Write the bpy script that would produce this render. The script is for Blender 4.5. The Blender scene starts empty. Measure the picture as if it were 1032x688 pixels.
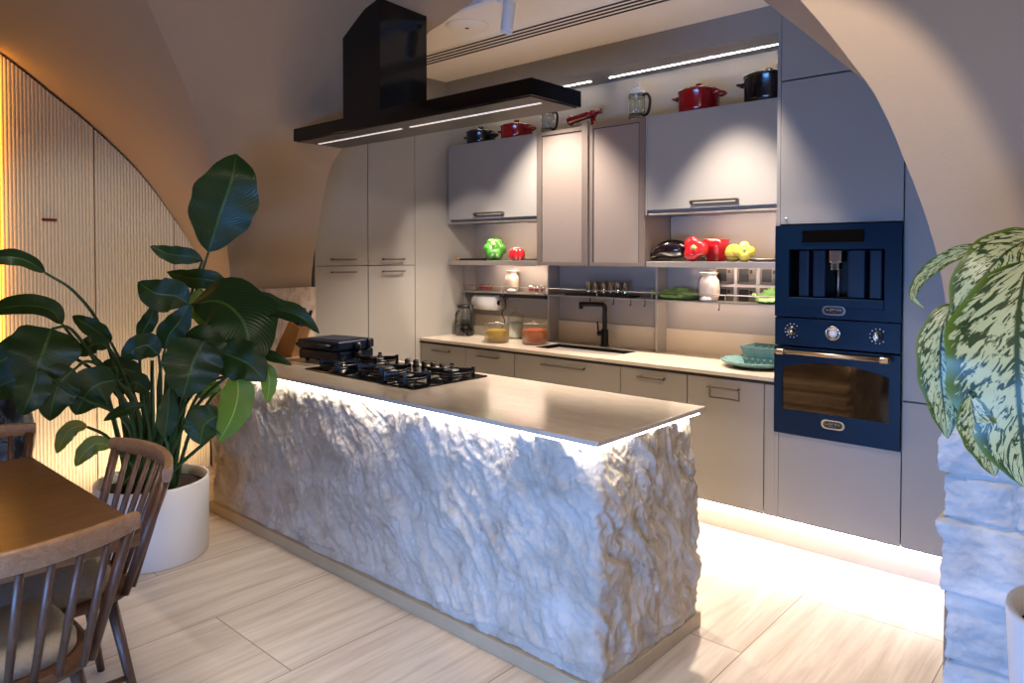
import bpy, bmesh, math, random
from mathutils import Vector, Matrix, noise
random.seed(7)
C = bpy.context.scene.collection
PI = math.pi
# ------------------------------------------------------------------ camera model
FPX, YAW, PIT, PCX, PCY, EYE = 726.2, 0.7315, 0.02219, 516.0, 274.8, Vector((0, 0, 1.52))
cam = bpy.data.cameras.new('camera'); camo = bpy.data.objects.new('camera', cam); C.objects.link(camo)
camo.location = EYE; camo.rotation_euler = (PI/2 - PIT, 0, YAW)
cam.sensor_width = 36; cam.lens = FPX/1032*36; cam.shift_y = -(344-PCY)/1032; cam.clip_start = .05
bpy.context.scene.camera = camo
FW = Vector((-math.sin(YAW)*math.cos(PIT), math.cos(YAW)*math.cos(PIT), -math.sin(PIT)))
RT = Vector((math.cos(YAW), math.sin(YAW), 0)); UP = RT.cross(FW)
def ray(x, y): return FW + RT*((x-PCX)/FPX) - UP*((y-PCY)/FPX)
def at(x, y, d): return EYE + ray(x, y)*d            # photo pixel -> point at a measured depth
def plane(x, y, ax, v):                              # photo pixel -> point on an axis plane
    d = ray(x, y); return EYE + d*((v-EYE[ax])/d[ax])
# ------------------------------------------------------------------ materials
def lin(h):
    h = h.lstrip('#'); c = [int(h[i:i+2], 16)/255 for i in (0, 2, 4)]
    return tuple((v/12.92 if v <= .04045 else ((v+.055)/1.055)**2.4) for v in c) + (1,)
class NT:
    def __init__(s, name):
        s.m = bpy.data.materials.new(name); s.m.use_nodes = True; s.t = s.m.node_tree
        s.b = s.t.nodes['Principled BSDF']
    def n(s, typ, **kw):
        nd = s.t.nodes.new(typ)
        for k, v in kw.items():
            if k in nd.inputs: nd.inputs[k].default_value = v
            else: setattr(nd, k, v)
        return nd
    def l(s, a, b): s.t.links.new(a, b)
    def obj(s): return s.n('ShaderNodeTexCoord').outputs['Object']
    def gen(s, scale=(1, 1, 1), src=None, rot=(0, 0, 0)):
        mp = s.n('ShaderNodeMapping'); mp.inputs['Scale'].default_value = scale; mp.inputs['Rotation'].default_value = rot
        s.l(src if src else s.geo(), mp.inputs['Vector']); return mp.outputs['Vector']
    def geo(s): return s.n('ShaderNodeNewGeometry').outputs['Position']
    def noise(s, vec, scale, detail=4, rough=.55, dist=0):
        nd = s.n('ShaderNodeTexNoise'); nd.inputs['Scale'].default_value = scale; nd.inputs['Detail'].default_value = detail
        nd.inputs['Roughness'].default_value = rough; nd.inputs['Distortion'].default_value = dist
        s.l(vec, nd.inputs['Vector']); return nd.outputs['Fac']
    def ramp(s, fac, stops, interp='LINEAR'):
        r = s.n('ShaderNodeValToRGB'); r.color_ramp.interpolation = interp
        e = r.color_ramp.elements
        while len(e) < len(stops): e.new(.5)
        for el, (p, c) in zip(e, stops): el.position = p; el.color = lin(c) if isinstance(c, str) else (c, c, c, 1)
        s.l(fac, r.inputs['Fac']); return r.outputs['Color']
    def mix(s, fac, a, b, mode='MIX'):
        m = s.n('ShaderNodeMix', data_type='RGBA', blend_type=mode)
        for sock, v in ((m.inputs[0], fac), (m.inputs[6], a), (m.inputs[7], b)):
            if isinstance(v, (int, float)): sock.default_value = v
            elif isinstance(v, (tuple, str)): sock.default_value = lin(v) if isinstance(v, str) else v
            else: s.l(v, sock)
        return m.outputs[2]
    def bump(s, h, strength=.3, dist=.01):
        b = s.n('ShaderNodeBump'); b.inputs['Strength'].default_value = strength; b.inputs['Distance'].default_value = dist
        s.l(h, b.inputs['Height']); s.l(b.outputs['Normal'], s.b.inputs['Normal'])
    def set(s, **kw):
        for k, v in kw.items():
            k = k.replace('_', ' ')
            if hasattr(v, 'is_output'): s.l(v, s.b.inputs[k])
            else: s.b.inputs[k].default_value = v
        return s
def mat(name, col, rough=.5, metal=0, coat=0, var=.04, vscale=6, bump=0, bscale=60, spec=.5, trans=0, ior=1.45):
    k = NT(name); c = lin(col)
    if var:
        f = k.noise(k.obj(), vscale, 3)
        d = tuple(max(0, v*(1-var*2)) for v in c[:3]) + (1,); u = tuple(min(1, v*(1+var*2)) for v in c[:3]) + (1,)
        k.set(Base_Color=k.mix(f, d, u))
    else: k.set(Base_Color=c)
    k.set(Roughness=rough, Metallic=metal, IOR=ior)
    k.b.inputs['Specular IOR Level'].default_value = spec
    k.b.inputs['Coat Weight'].default_value = coat; k.b.inputs['Coat Roughness'].default_value = .05
    k.b.inputs['Transmission Weight'].default_value = trans
    if bump: k.bump(k.noise(k.obj(), bscale, 4), bump, .005)
    return k.m
def emit(name, col, s):
    k = NT(name); k.set(Base_Color=lin(col)); k.b.inputs['Emission Color'].default_value = lin(col); k.b.inputs['Emission Strength'].default_value = s
    return k.m
M = {}
M['cab'] = mat('greige matt lacquer', '#8f8a84', .5, var=.015, vscale=3)
M['cab_in'] = mat('greige cabinet carcass', '#857d77', .5, var=.02)
M['panelback'] = mat('greige wall panelling', '#9b938b', .5, var=.02)
M['gap'] = mat('dark shadow gap', '#1e1b19', .8, var=0)
M['handle'] = mat('bronze handle metal', '#6d6257', .35, .85, var=.02)
M['alu'] = mat('brushed aluminium', '#b9b2aa', .38, .8, var=.03)
M['champ'] = mat('champagne aluminium frame', '#a3958b', .36, .75, var=.02)
M['black'] = mat('black satin metal', '#0b0b0c', .32, .2, var=.02)
M['gloss_black'] = mat('gloss black glass', '#060607', .08, 0, var=0)
M['rubber'] = mat('black plastic', '#121214', .45, var=.02)
M['navy'] = mat('navy enamel', '#01182f', .38, 0, spec=.18, var=.02)
M['navy_d'] = mat('dark navy enamel', '#05182f', .35, 0, spec=.3, var=.02)
M['chrome'] = mat('polished steel', '#c8c4bd', .16, 1, var=0)
M['brass'] = mat('aged bronze rail', '#9a8468', .28, .9, var=.04)
M['steel'] = mat('satin steel', '#9a9894', .35, .9, var=.03)
M['white'] = mat('white plastic', '#e6e2dc', .4, var=.01)
M['paper'] = mat('paper towel', '#f0ece6', .9, var=.02, bump=.3, bscale=80)
M['red'] = mat('red enamel', '#860d13', .18, 0, coat=.5, var=.05)
M['redc'] = mat('red glazed ceramic', '#cf1b22', .15, 0, coat=.6, var=.08)
M['greenc'] = mat('green glazed ceramic', '#4f9a35', .15, 0, coat=.6, var=.14, vscale=14)
M['leafc'] = mat('green leaf ceramic', '#6d914e', .22, 0, coat=.4, var=.25, vscale=30)
M['yellowc'] = mat('yellow glazed ceramic', '#e3c84a', .16, 0, coat=.6, var=.08)
M['stemc'] = mat('pale green ceramic stem', '#9fc46a', .3, var=.1)
M['aub'] = mat('aubergine glaze', '#120a12', .14, 0, coat=.6, var=.1)
M['teal'] = mat('teal glazed earthenware', '#5a7c79', .25, 0, coat=.3, var=.14, vscale=20)
M['cream'] = mat('cream ceramic', '#d8c6b4', .4, var=.1, vscale=16)
M['blackc'] = mat('black enamel', '#0d0e11', .22, 0, coat=.4, var=.02)
M['coffee'] = mat('black coffee', '#0a0503', .4, var=0, spec=.1)
M['lentil'] = mat('yellow lentils', '#94701f', .8, var=.2, vscale=120, bump=.8, bscale=200)
M['rice'] = mat('white rice', '#efe6d8', .8, var=.12, vscale=140, bump=.8, bscale=220)
M['paprika'] = mat('orange lentils', '#93400f', .8, var=.2, vscale=120, bump=.8, bscale=200)
M['soil'] = mat('potting soil', '#2a1c12', .95, var=.4, vscale=40, bump=1, bscale=70)
M['pot'] = mat('white powder-coated planter', '#ece9e6', .4, var=.01)
M['leather'] = mat('blue patterned glaze', '#1c2638', .3, var=.0)
M['fabric'] = mat('oatmeal seat fabric', '#9b9081', .95, var=.1, vscale=60, bump=.8, bscale=260)
M['knifewood'] = mat('beech knife block', '#a87844', .5, var=.12, vscale=12)
M['spot'] = mat('white lamp housing', '#d9d9dc', .4, var=0)
M['sink'] = mat('black granite sink', '#070707', .65, spec=.2, var=.02)
M['silver'] = mat('socket steel', '#6a645c', .35, .8, var=.05)
def glass(name, col='#ffffff', rough=0, mixv=.14):
    m = bpy.data.materials.new(name); m.use_nodes = True; t = m.node_tree; t.nodes.clear()
    o = t.nodes.new('ShaderNodeOutputMaterial'); tr = t.nodes.new('ShaderNodeBsdfTransparent'); gl = t.nodes.new('ShaderNodeBsdfGlossy')
    fr = t.nodes.new('ShaderNodeLayerWeight'); mx = t.nodes.new('ShaderNodeMixShader'); ad = t.nodes.new('ShaderNodeMath'); ad.operation = 'MULTIPLY_ADD'
    fr.inputs['Blend'].default_value = .35; ad.inputs[1].default_value = .30; ad.inputs[2].default_value = mixv*.25
    tr.inputs['Color'].default_value = lin(col); gl.inputs['Roughness'].default_value = max(rough, .03)
    t.links.new(fr.outputs['Facing'], ad.inputs[0]); t.links.new(ad.outputs[0], mx.inputs['Fac'])
    t.links.new(tr.outputs[0], mx.inputs[1]); t.links.new(gl.outputs[0], mx.inputs[2]); t.links.new(mx.outputs[0], o.inputs['Surface'])
    return m
M['glass'] = glass('clear glass', '#f8fbfa')
M['glass2'] = glass('cut clear glass', '#f2f4f4', .03, 1.6); M['glass3'] = glass('thick jar glass', '#fafcfb', .03, .16)
M['smoke'] = glass('smoked glass', '#6f6a66', .05, .3)
# frosted cabinet glass: mostly diffuse, partly translucent
k = NT('frosted bronze glass'); k.set(Base_Color=lin('#ab9c93'), Roughness=.28, Metallic=.35); k.b.inputs['Transmission Weight'].default_value = .25
M['frost'] = k.m
# oven window: mirror-like dark glass
k = NT('oven window glass'); k.set(Base_Color=lin('#4a3c2c'), Roughness=.05, Metallic=.9); M['ovenglass'] = k.m
# plaster
k = NT('beige troweled plaster'); v = k.geo()
f = k.noise(v, 1.3, 5); g = k.noise(v, 9, 6, .65, .8)
k.set(Base_Color=k.mix(f, '#94806b', '#9f8b76'), Roughness=.85)
h = k.mix(.5, g, k.ramp(k.noise(v, 4.2, 8, .62, 1.6), [(.40, 0.), (.5, 1.), (.60, 0.)])); k.bump(h, .10, .008); M['plaster'] = k.m
k = NT('white ceiling paint'); k.set(Base_Color=k.mix(k.noise(k.geo(), 1.5, 3), '#e6dccd', '#ebe2d4'), Roughness=.8); M['ceil'] = k.m
# quartz worktop
k = NT('beige quartzite'); v = k.gen((1.2, 3.4, 2), rot=(0, 0, .5))
f = k.noise(v, 2.4, 8, .6, 1.6); g = k.noise(k.geo(), 70, 3)
c = k.ramp(f, [(.28, '#b0a291'), (.5, '#b9ab9a'), (.7, '#bfb2a1')]); c = k.mix(k.ramp(g, [(.55, 0.), (.75, .25)]), c, '#d5cabb')
k.set(Base_Color=c, Roughness=.16); M['quartz'] = k.m
k = NT('cream stone upstand'); k.set(Base_Color=k.mix(k.noise(k.geo(), 5, 6), '#cdbda9', '#d8c9b5'), Roughness=.3); M['band'] = k.m
k = NT('veined stone slab'); v = k.gen((1, 2.2, 1.2), rot=(.4, 0, .3))
f = k.noise(v, 5, 9, .65, 1.2)
k.set(Base_Color=k.ramp(f, [(.3, '#8a7565'), (.48, '#b5a293'), (.62, '#c7b7a9'), (.75, '#a28b79')]), Roughness=.5); k.bump(f, .3, .01); M['slab'] = k.m
# floor: travertine-look planks, 0.59 x 1.22, grain along Y
k = NT('travertine floor tiles'); p = k.geo()
sx = k.n('ShaderNodeSeparateXYZ'); k.l(p, sx.inputs[0]); cb = k.n('ShaderNodeCombineXYZ')
a1 = k.n('ShaderNodeMath', operation='SUBTRACT'); k.l(sx.outputs['Y'], a1.inputs[0]); a1.inputs[1].default_value = 2.624
a2 = k.n('ShaderNodeMath', operation='SUBTRACT'); k.l(sx.outputs['X'], a2.inputs[0]); a2.inputs[1].default_value = -1.17
k.l(a1.outputs[0], cb.inputs[0]); k.l(a2.outputs[0], cb.inputs[1])
br = k.n('ShaderNodeTexBrick'); br.offset = .5
for nm, vv in (('Scale', 1), ('Mortar Size', .0022), ('Mortar Smooth', .1), ('Brick Width', 1.22), ('Row Height', .59), ('Bias', 0)): br.inputs[nm].default_value = vv
br.inputs['Color1'].default_value = (.25, .25, .25, 1); br.inputs['Color2'].default_value = (.75, .75, .75, 1); br.inputs['Mortar'].default_value = (.5, .5, .5, 1)
k.l(cb.outputs[0], br.inputs['Vector'])
off = k.n('ShaderNodeVectorMath', operation='MULTIPLY_ADD'); k.l(br.outputs['Color'], off.inputs[0]); off.inputs[1].default_value = (3.1, 5.7, 0); k.l(p, off.inputs[2])
g1 = k.noise(k.gen((7, .55, 1), off.outputs[0]), 2.2, 9, .6, .5); g2 = k.noise(k.gen((34, 1.5, 1), off.outputs[0]), 1.6, 6, .6, .6)
c = k.ramp(g1, [(.26, '#aa9886'), (.42, '#c1b1a0'), (.56, '#cdbfaf'), (.74, '#d9cdbe')])
c = k.mix(k.ramp(g2, [(.32, .35), (.48, 0.)]), c, '#9c8b79')
c = k.mix(.12, c, br.outputs['Color'], 'OVERLAY'); c = k.mix(br.outputs['Fac'], c, '#756553')
k.set(Base_Color=c, Roughness=.34); k.bump(k.mix(.5, g1, g2), .06, .004); M['floor'] = k.m
# split-face white rock
k = NT('white split rock'); v = k.geo()
f = k.noise(v, 6, 8, .6, .6); g = k.noise(k.gen((1, 1, .5), rot=(0, .6, 0)), 28, 7, .7, .4)
c = k.ramp(f, [(.3, '#a39583'), (.5, '#bbb1a3'), (.7, '#cac3b9')])
k.set(Base_Color=c, Roughness=.75); k.bump(g, .8, .014); M['rock'] = k.m
k = NT('pale ashlar stone'); v = k.geo(); f = k.noise(v, 7, 8, .62, .4)
k.set(Base_Color=k.ramp(f, [(.3, '#b5afa9'), (.5, '#cfcac4'), (.7, '#dedad6')]), Roughness=.8); k.bump(k.noise(v, 24, 8, .7, .5), .6, .012); M['ashlar'] = k.m
# fluted panel paint
k = NT('fluted panel paint'); k.set(Base_Color=k.mix(k.noise(k.geo(), 2, 3), '#c9bba8', '#cfc2b0'), Roughness=.55); M['flute'] = k.m
def wood(name, dark, mid, light, rough=.4, sc=(1, 9, 9)):
    k = NT(name); v = k.gen(sc, k.obj()); f = k.noise(v, 4, 8, .62, 1.2); g = k.noise(k.gen((sc[0]*2, sc[1]*6, sc[2]*6), k.obj()), 5, 4)
    c = k.ramp(f, [(.3, dark), (.5, mid), (.72, light)]); c = k.mix(k.ramp(g, [(.35, .4), (.55, 0.)]), c, dark)
    k.set(Base_Color=c, Roughness=rough); k.bump(g, .08, .003); return k.m
M['tabletop'] = wood('oak table top', '#4f3218', '#5e3d20', '#6e4a2a', .28, (9, 1, 9))
M['tableedge'] = wood('oak table frame', '#6b482c', '#805a39', '#916a47', .4, (9, 1, 9))
M['chairwood'] = wood('walnut chair wood', '#3e281b', '#543726', '#664632', .42, (8, 8, 1))
M['chairrail'] = wood('light oak crest rail', '#7d5c41', '#916e50', '#a07d5e', .4, (9, 1, 9))
# leaves
def leafmat(name, dark, mid, rib, rough=.32):
    k = NT(name); uv = k.n('ShaderNodeUVMap').outputs['UV']; s = k.n('ShaderNodeSeparateXYZ'); k.l(uv, s.inputs[0])
    w = k.n('ShaderNodeMath', operation='ABSOLUTE'); sb = k.n('ShaderNodeMath', operation='SUBTRACT'); k.l(s.outputs[0], sb.inputs[0]); sb.inputs[1].default_value = .5; k.l(sb.outputs[0], w.inputs[0])
    wv = k.n('ShaderNodeTexWave', wave_type='BANDS', bands_direction='Y'); wv.inputs['Scale'].default_value = 9; wv.inputs['Distortion'].default_value = .6
    cmb = k.n('ShaderNodeCombineXYZ'); md = k.n('ShaderNodeMath', operation='MULTIPLY_ADD'); k.l(w.outputs[0], md.inputs[0]); md.inputs[1].default_value = -.5; k.l(s.outputs[1], md.inputs[2]); k.l(md.outputs[0], cmb.inputs[1])
    k.l(cmb.outputs[0], wv.inputs['Vector'])
    c = k.mix(k.noise(k.obj(), 8, 4), dark, mid); c = k.mix(k.ramp(wv.outputs['Fac'], [(.75, 0.), (1., .22)]), c, rib)
    c = k.mix(k.ramp(w.outputs[0], [(.012, 1.), (.028, 0.)]), c, rib)
    k.set(Base_Color=c, Roughness=rough); k.b.inputs['Subsurface Weight'].default_value = 0
    k.bump(wv.outputs['Fac'], .25, .004)
    tl = k.n('ShaderNodeBsdfTranslucent'); k.l(c, tl.inputs['Color']); mx = k.n('ShaderNodeMixShader'); mx.inputs[0].default_value = .22
    out = k.t.nodes['Material Output']; k.l(k.b.outputs[0], mx.inputs[1]); k.l(tl.outputs[0], mx.inputs[2]); k.l(mx.outputs[0], out.inputs['Surface'])
    return k.m
M['leaf'] = leafmat('dark strelitzia leaf', '#1a3212', '#284819', '#4a6f2c')
M['leaf2'] = leafmat('lit green leaf', '#46701f', '#6b962c', '#9cbb56')  # lighter green carries the light falling on some leaves
M['leaf3'] = leafmat('yellowing leaf', '#5c7223', '#7f8a35', '#a3a552')
M['stem'] = mat('green leaf stalk', '#2b4a24', .45, var=.2, vscale=10)
k = NT('variegated dieffenbachia leaf'); uv = k.n('ShaderNodeUVMap').outputs['UV']; s = k.n('ShaderNodeSeparateXYZ'); k.l(uv, s.inputs[0])
sb = k.n('ShaderNodeMath', operation='SUBTRACT'); k.l(s.outputs[0], sb.inputs[0]); sb.inputs[1].default_value = .5
w = k.n('ShaderNodeMath', operation='ABSOLUTE'); k.l(sb.outputs[0], w.inputs[0])
md = k.n('ShaderNodeMath', operation='MULTIPLY_ADD'); k.l(w.outputs[0], md.inputs[0]); md.inputs[1].default_value = -.55; k.l(s.outputs[1], md.inputs[2])
cmb = k.n('ShaderNodeCombineXYZ'); k.l(s.outputs[0], cmb.inputs[0]); k.l(md.outputs[0], cmb.inputs[1])
nz = k.noise(k.gen((9, 26, 1), cmb.outputs[0]), 1.0, 4, .6, .8)
rim = k.ramp(w.outputs[0], [(.30, 0.), (.44, .12), (.5, .3)])
sub = k.n('ShaderNodeMath', operation='SUBTRACT'); k.l(nz, sub.inputs[0]); k.l(rim, sub.inputs[1])
patch = k.ramp(sub.outputs[0], [(.455, 0.), (.485, 1.)])
mid = k.ramp(w.outputs[0], [(.012, 0.), (.03, 1.)])
pm = k.n('ShaderNodeMath', operation='MULTIPLY'); k.l(patch, pm.inputs[0]); k.l(mid, pm.inputs[1])
c = k.mix(k.ramp(w.outputs[0], [(.38, 0.), (.5, 1.)]), '#2b4216', '#697c24'); c = k.mix(pm.outputs[0], c, '#c6c384')
k.set(Base_Color=c, Roughness=.38); M['dieff'] = k.m
# emitters
M['led_cool'] = emit('white led strip', '#fff6ec', 60)
M['led_plinth'] = emit('plinth led strip', '#fff6ee', 130)
M['led_under'] = emit('under cabinet led', '#ffe2c8', 120)
M['fill_rail'] = emit('rail shelf fill glow', '#ffe2c8', 38)  # added glow for lifting the splashback below the rail shelf
M['led_soffit'] = emit('soffit led strip', '#fff0dc', 45)
M['led_hood'] = emit('hood led strip', '#fff0e0', .5)
M['led_amber'] = emit('amber led strip', '#ffac36', 8)
# ------------------------------------------------------------------ mesh building
class MB:
    def __init__(s): s.v = []; s.f = []; s.sm = []; s.uv = {}; s.mi = []; s.cur = 0
    def add(s, vs, fs, smooth=False, mtx=None):
        o = len(s.v)
        for p in vs:
            p = Vector(p); s.v.append(mtx @ p if mtx else p)
        for f in fs: s.f.append(tuple(i+o for i in f)); s.sm.append(smooth); s.mi.append(s.cur)
        return s
    def box(s, x0, x1, y0, y1, z0, z1, b=0, mtx=None, seg=2):
        if x0 > x1: x0, x1 = x1, x0
        if y0 > y1: y0, y1 = y1, y0
        if z0 > z1: z0, z1 = z1, z0
        if b <= 0:
            vs = [(x, y, z) for x in (x0, x1) for y in (y0, y1) for z in (z0, z1)]
            return s.add(vs, [(0, 1, 3, 2), (4, 6, 7, 5), (0, 4, 5, 1), (2, 3, 7, 6), (0, 2, 6, 4), (1, 5, 7, 3)], False, mtx)
        bm = bmesh.new(); bmesh.ops.create_cube(bm, size=1)
        for q in bm.verts: q.co = Vector(((x0+x1)/2+q.co.x*(x1-x0), (y0+y1)/2+q.co.y*(y1-y0), (z0+z1)/2+q.co.z*(z1-z0)))
        b = min(b, .49*min(x1-x0, y1-y0, z1-z0))
        bmesh.ops.bevel(bm, geom=list(bm.edges), offset=b, segments=seg, affect='EDGES', profile=.5)
        bm.verts.index_update(); s.add([q.co.copy() for q in bm.verts], [[q.index for q in f.verts] for f in bm.faces], False, mtx); bm.free(); return s
    def lathe(s, prof, n=28, c=(0, 0, 0), cap0=True, cap1=True, mtx=None, fn=None):
        vs = []; fs = []
        for i, (r, z) in enumerate(prof):
            for j in range(n):
                a = 2*PI*j/n; rr = r*(fn(a, i/(len(prof)-1)) if fn else 1)
                vs.append((c[0]+rr*math.cos(a), c[1]+rr*math.sin(a), c[2]+z))
        for i in range(len(prof)-1):
            for j in range(n): fs.append((i*n+j, i*n+(j+1) % n, (i+1)*n+(j+1) % n, (i+1)*n+j))
        if cap0: fs.append(tuple(range(n-1, -1, -1)))
        if cap1: fs.append(tuple((len(prof)-1)*n+j for j in range(n)))
        return s.add(vs, fs, True, mtx)
    def tube(s, pts, r, n=8, closed=False, mtx=None, flat=None):
        pts = [Vector(p) for p in pts]; m = len(pts); rs = r if isinstance(r, (list, tuple)) else [r]*m
        vs = []; fs = []; ref = None
        for i, p in enumerate(pts):
            if closed: t = pts[(i+1) % m]-pts[i-1]
            else: t = pts[min(i+1, m-1)]-pts[max(i-1, 0)]
            t.normalize()
            if ref is None: ref = t.orthogonal().normalized() if not flat else Vector(flat)
            ref = (ref-t*ref.dot(t)).normalized(); bn = t.cross(ref)
            for j in range(n):
                a = 2*PI*j/n; vs.append(p+(ref*math.cos(a)+bn*math.sin(a))*rs[i])
        for i in range(m if closed else m-1):
            for j in range(n):
                k2 = (i+1) % m; fs.append((i*n+j, i*n+(j+1) % n, k2*n+(j+1) % n, k2*n+j))
        if not closed: fs.append(tuple(range(n-1, -1, -1))); fs.append(tuple((m-1)*n+j for j in range(n)))
        return s.add(vs, fs, True, mtx)
    def grid(s, rows, smooth=True, mtx=None, flip=False):
        n = len(rows[0]); vs = [p for r in rows for p in r]; fs = []
        for i in range(len(rows)-1):
            for j in range(n-1):
                f = (i*n+j, i*n+j+1, (i+1)*n+j+1, (i+1)*n+j); fs.append(f[::-1] if flip else f)
        return s.add(vs, fs, smooth, mtx)
    def prism(s, poly, y0, y1, mtx=None):      # poly in (x,z), extruded along y
        n = len(poly); vs = [(x, y0, z) for x, z in poly]+[(x, y1, z) for x, z in poly]
        fs = [tuple(range(n)), tuple(range(2*n-1, n-1, -1))]+[(i, n+i, n+(i+1) % n, (i+1) % n) for i in range(n)]
        return s.add(vs, fs, False, mtx)
    def build(s, name, m, parent=None, origin=None):
        me = bpy.data.meshes.new(name)
        o = Vector(origin) if origin is not None else (parent.location.copy() if parent and parent.type == 'EMPTY' else Vector(parent['o']) if parent and 'o' in parent else Vector((0, 0, 0)))
        if parent and parent.type != 'EMPTY' and origin is None:
            pp = parent
            while pp.parent: pp = pp.parent
            o = pp.location.copy()
        me.from_pydata([p-o for p in s.v], [], s.f)
        if any(s.sm): me.polygons.foreach_set('use_smooth', s.sm)
        ms = m if isinstance(m, list) else [m]
        for q in ms: me.materials.append(q)
        if any(s.mi): me.polygons.foreach_set('material_index', s.mi)
        bm = bmesh.new(); bm.from_mesh(me); bmesh.ops.recalc_face_normals(bm, faces=bm.faces); bm.to_mesh(me); bm.free()
        ob = bpy.data.objects.new(name, me); C.objects.link(ob)
        if parent: ob.parent = parent
        else: ob.location = o
        return ob
def tag(o, label, cat, group=None, kind=None):
    o['label'] = label; o['category'] = cat
    if group: o['group'] = group
    if kind: o['kind'] = kind
    return o
def thing(name, label, cat, loc=(0, 0, 0), group=None):
    o = bpy.data.objects.new(name, None); o.empty_display_size = .05; C.objects.link(o); o.location = loc
    return tag(o, label, cat, group)
def struct(o): o['kind'] = 'structure'; return o
def bez(p0, p1, p2, n=12):
    p0, p1, p2 = Vector(p0), Vector(p1), Vector(p2)
    return [p0*(1-t)**2+p1*2*t*(1-t)+p2*t*t for t in (i/n for i in range(n+1))]
def spline(pts, n=8):
    P = [Vector(p) for p in pts]; P = [P[0]*2-P[1]]+P+[P[-1]*2-P[-2]]; out = []
    for i in range(1, len(P)-2):
        for j in range(n):
            t = j/n; a, b, c, d = P[i-1:i+3]
            out.append(.5*((2*b)+(c-a)*t+(2*a-5*b+4*c-d)*t*t+(3*b-a-3*c+d)*t**3))
    return out+[P[-2].copy()]
def copy_tree(o, parent=None):
    c = o.copy(); C.objects.link(c); c.parent = parent
    for ch in list(o.children): copy_tree(ch, c)
    return c
def lerp_curve(pts, key, t):      # pts sorted by key(p) ascending
    if t <= key(pts[0]): return pts[0].copy()
    for a, b in zip(pts, pts[1:]):
        if key(a) <= t <= key(b):
            d = key(b)-key(a); return a.lerp(b, (t-key(a))/d if d else 0)
    return pts[-1].copy()
# ================================================================== the room
XW, YB, YF, ZC = -4.30, 4.32, 3.72, 2.925
YA = 2.72                                                # kitchen side of the arch
def quad(name, vs, m):
    return struct(MB().add(vs, [tuple(range(len(vs)))]).build(name, m))
struct(MB().box(-5.3, 2.7, -1.45, 4.5, -.08, 0).build('floor', M['floor']))
struct(MB().box(-5.1, 2.7, YA+.0, 4.5, ZC, ZC+.08).build('ceiling', M['ceil']))
w = MB(); w.box(-5.3, 2.7, YB, YB+.12, 0, 3.2); struct(w.build('wall_kitchen_back', M['panelback']))
w = MB(); w.box(XW-.6, XW, 3.665, YB, 0, ZC); struct(w.build('wall_kitchen_left', M['cab']))
w = MB(); w.box(2.6, 2.72, -1.45, 4.5, 0, 3.2); struct(w.build('wall_right', M['plaster']))
w = MB(); w.box(-5.3, 2.72, -1.45, 4.5, 3.2, 3.3); struct(w.build('leak_block_slab', M['plaster']))  # added slab out of view, blocks light leaking in from outside
w = MB(); w.box(-5.3, -5.18, -1.45, 4.5, 0, 3.2); struct(w.build('wall_left', M['plaster']))
# back wall with a wide garden window behind the viewer
w = MB(); WX0, WX1, WZ0, WZ1 = -2.2, .2, .10, .92
w.box(-5.3, WX0, -1.45, -1.3, 0, 3.2); w.box(WX1, 2.72, -1.45, -1.3, 0, 3.2); w.box(WX0, WX1, -1.45, -1.3, 0, WZ0); w.box(WX0, WX1, -1.45, -1.3, WZ1, 3.2)
struct(w.build('wall_window_side', M['plaster']))
w = MB()
for x in (WX0, (WX0*2+WX1)/3, (WX0+WX1*2)/3, WX1): w.box(x-.035, x+.035, -1.42, -1.32, WZ0, WZ1)
for z in (WZ0, WZ1): w.box(WX0, WX1, -1.42, -1.32, z-.035, z+.035)
win = struct(w.build('window_1', M['black']))
w = MB(); w.box(WX0, WX1, -1.375, -1.37, WZ0, WZ1); w.build('pane', M['glass'], win)
# ---- the vault: arch curve on the kitchen side, groin curve on the room side
cx, cz = -2.37, 1.14
def ang(p): return math.atan2(p.z-cz, -(p.x-cx))          # 0 left .. pi right
Bp = [plane(x, y, 1, YA) for x, y in ((313.5, 292), (315, 268), (319, 240), (330, 180), (344, 151))]
Bp += [plane(x, y, 1, YA) for x, y in ((426, 40), (443, 26), (478, 0))]+[Vector((-2.35, YA, 2.93)), plane(690, -62, 1, YA), plane(735, -29, 1, YA)]
Bp += [plane(x, y, 1, YA) for x, y in ((774, 4), (815, 36), (858, 71), (884, 93), (906, 130), (921, 163), (939, 203), (955, 255), (966, 320))]
Bp = [p for p in spline(Bp, 6)]
fr = [(806.5, 0), (835, 33), (861.5, 67.5), (880, 92), (899, 130), (912, 163), (928, 203), (944, 255), (953, 305), (957, 350)]
groin = [Vector(p) for p in ((-4.25, 2.14, 1.30), (-4.24, 2.13, 1.46), (-4.16, 2.05, 1.75), (-4.007, 1.908, 2.047), (-3.932, 1.832, 2.169), (-3.823, 1.73, 2.318), (-3.70, 1.60, 2.456), (-3.552, 1.454, 2.59), (-3.43, 1.342, 2.682), (-3.05, 1.02, 2.87), (-2.6, .75, 2.95), (-2.2, .75, 2.97))]
Fp = spline(groin+[Vector((-1.75, 1.6, 2.90)), plane(735, -75, 1, 2.5), plane(768, -42, 1, 2.5)]+[plane(x, y, 1, 2.5) for x, y in fr], 6)
NT_ = 90
ts = [.02+(PI-.02-.02)*i/NT_ for i in range(NT_+1)]
Bp.sort(key=ang); Fp.sort(key=ang)
a0, a1 = max(ang(Bp[0]), ang(Fp[0])), min(ang(Bp[-1]), ang(Fp[-1]))
ts = [a0+(a1-a0)*i/NT_ for i in range(NT_+1)]
Bc = [lerp_curve(Bp, ang, t) for t in ts]; Fc = [lerp_curve(Fp, ang, t) for t in ts]
v = MB()
v.grid([[f.lerp(b, j/14) for j in range(15)] for f, b in zip(Fc, Bc)])
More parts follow.
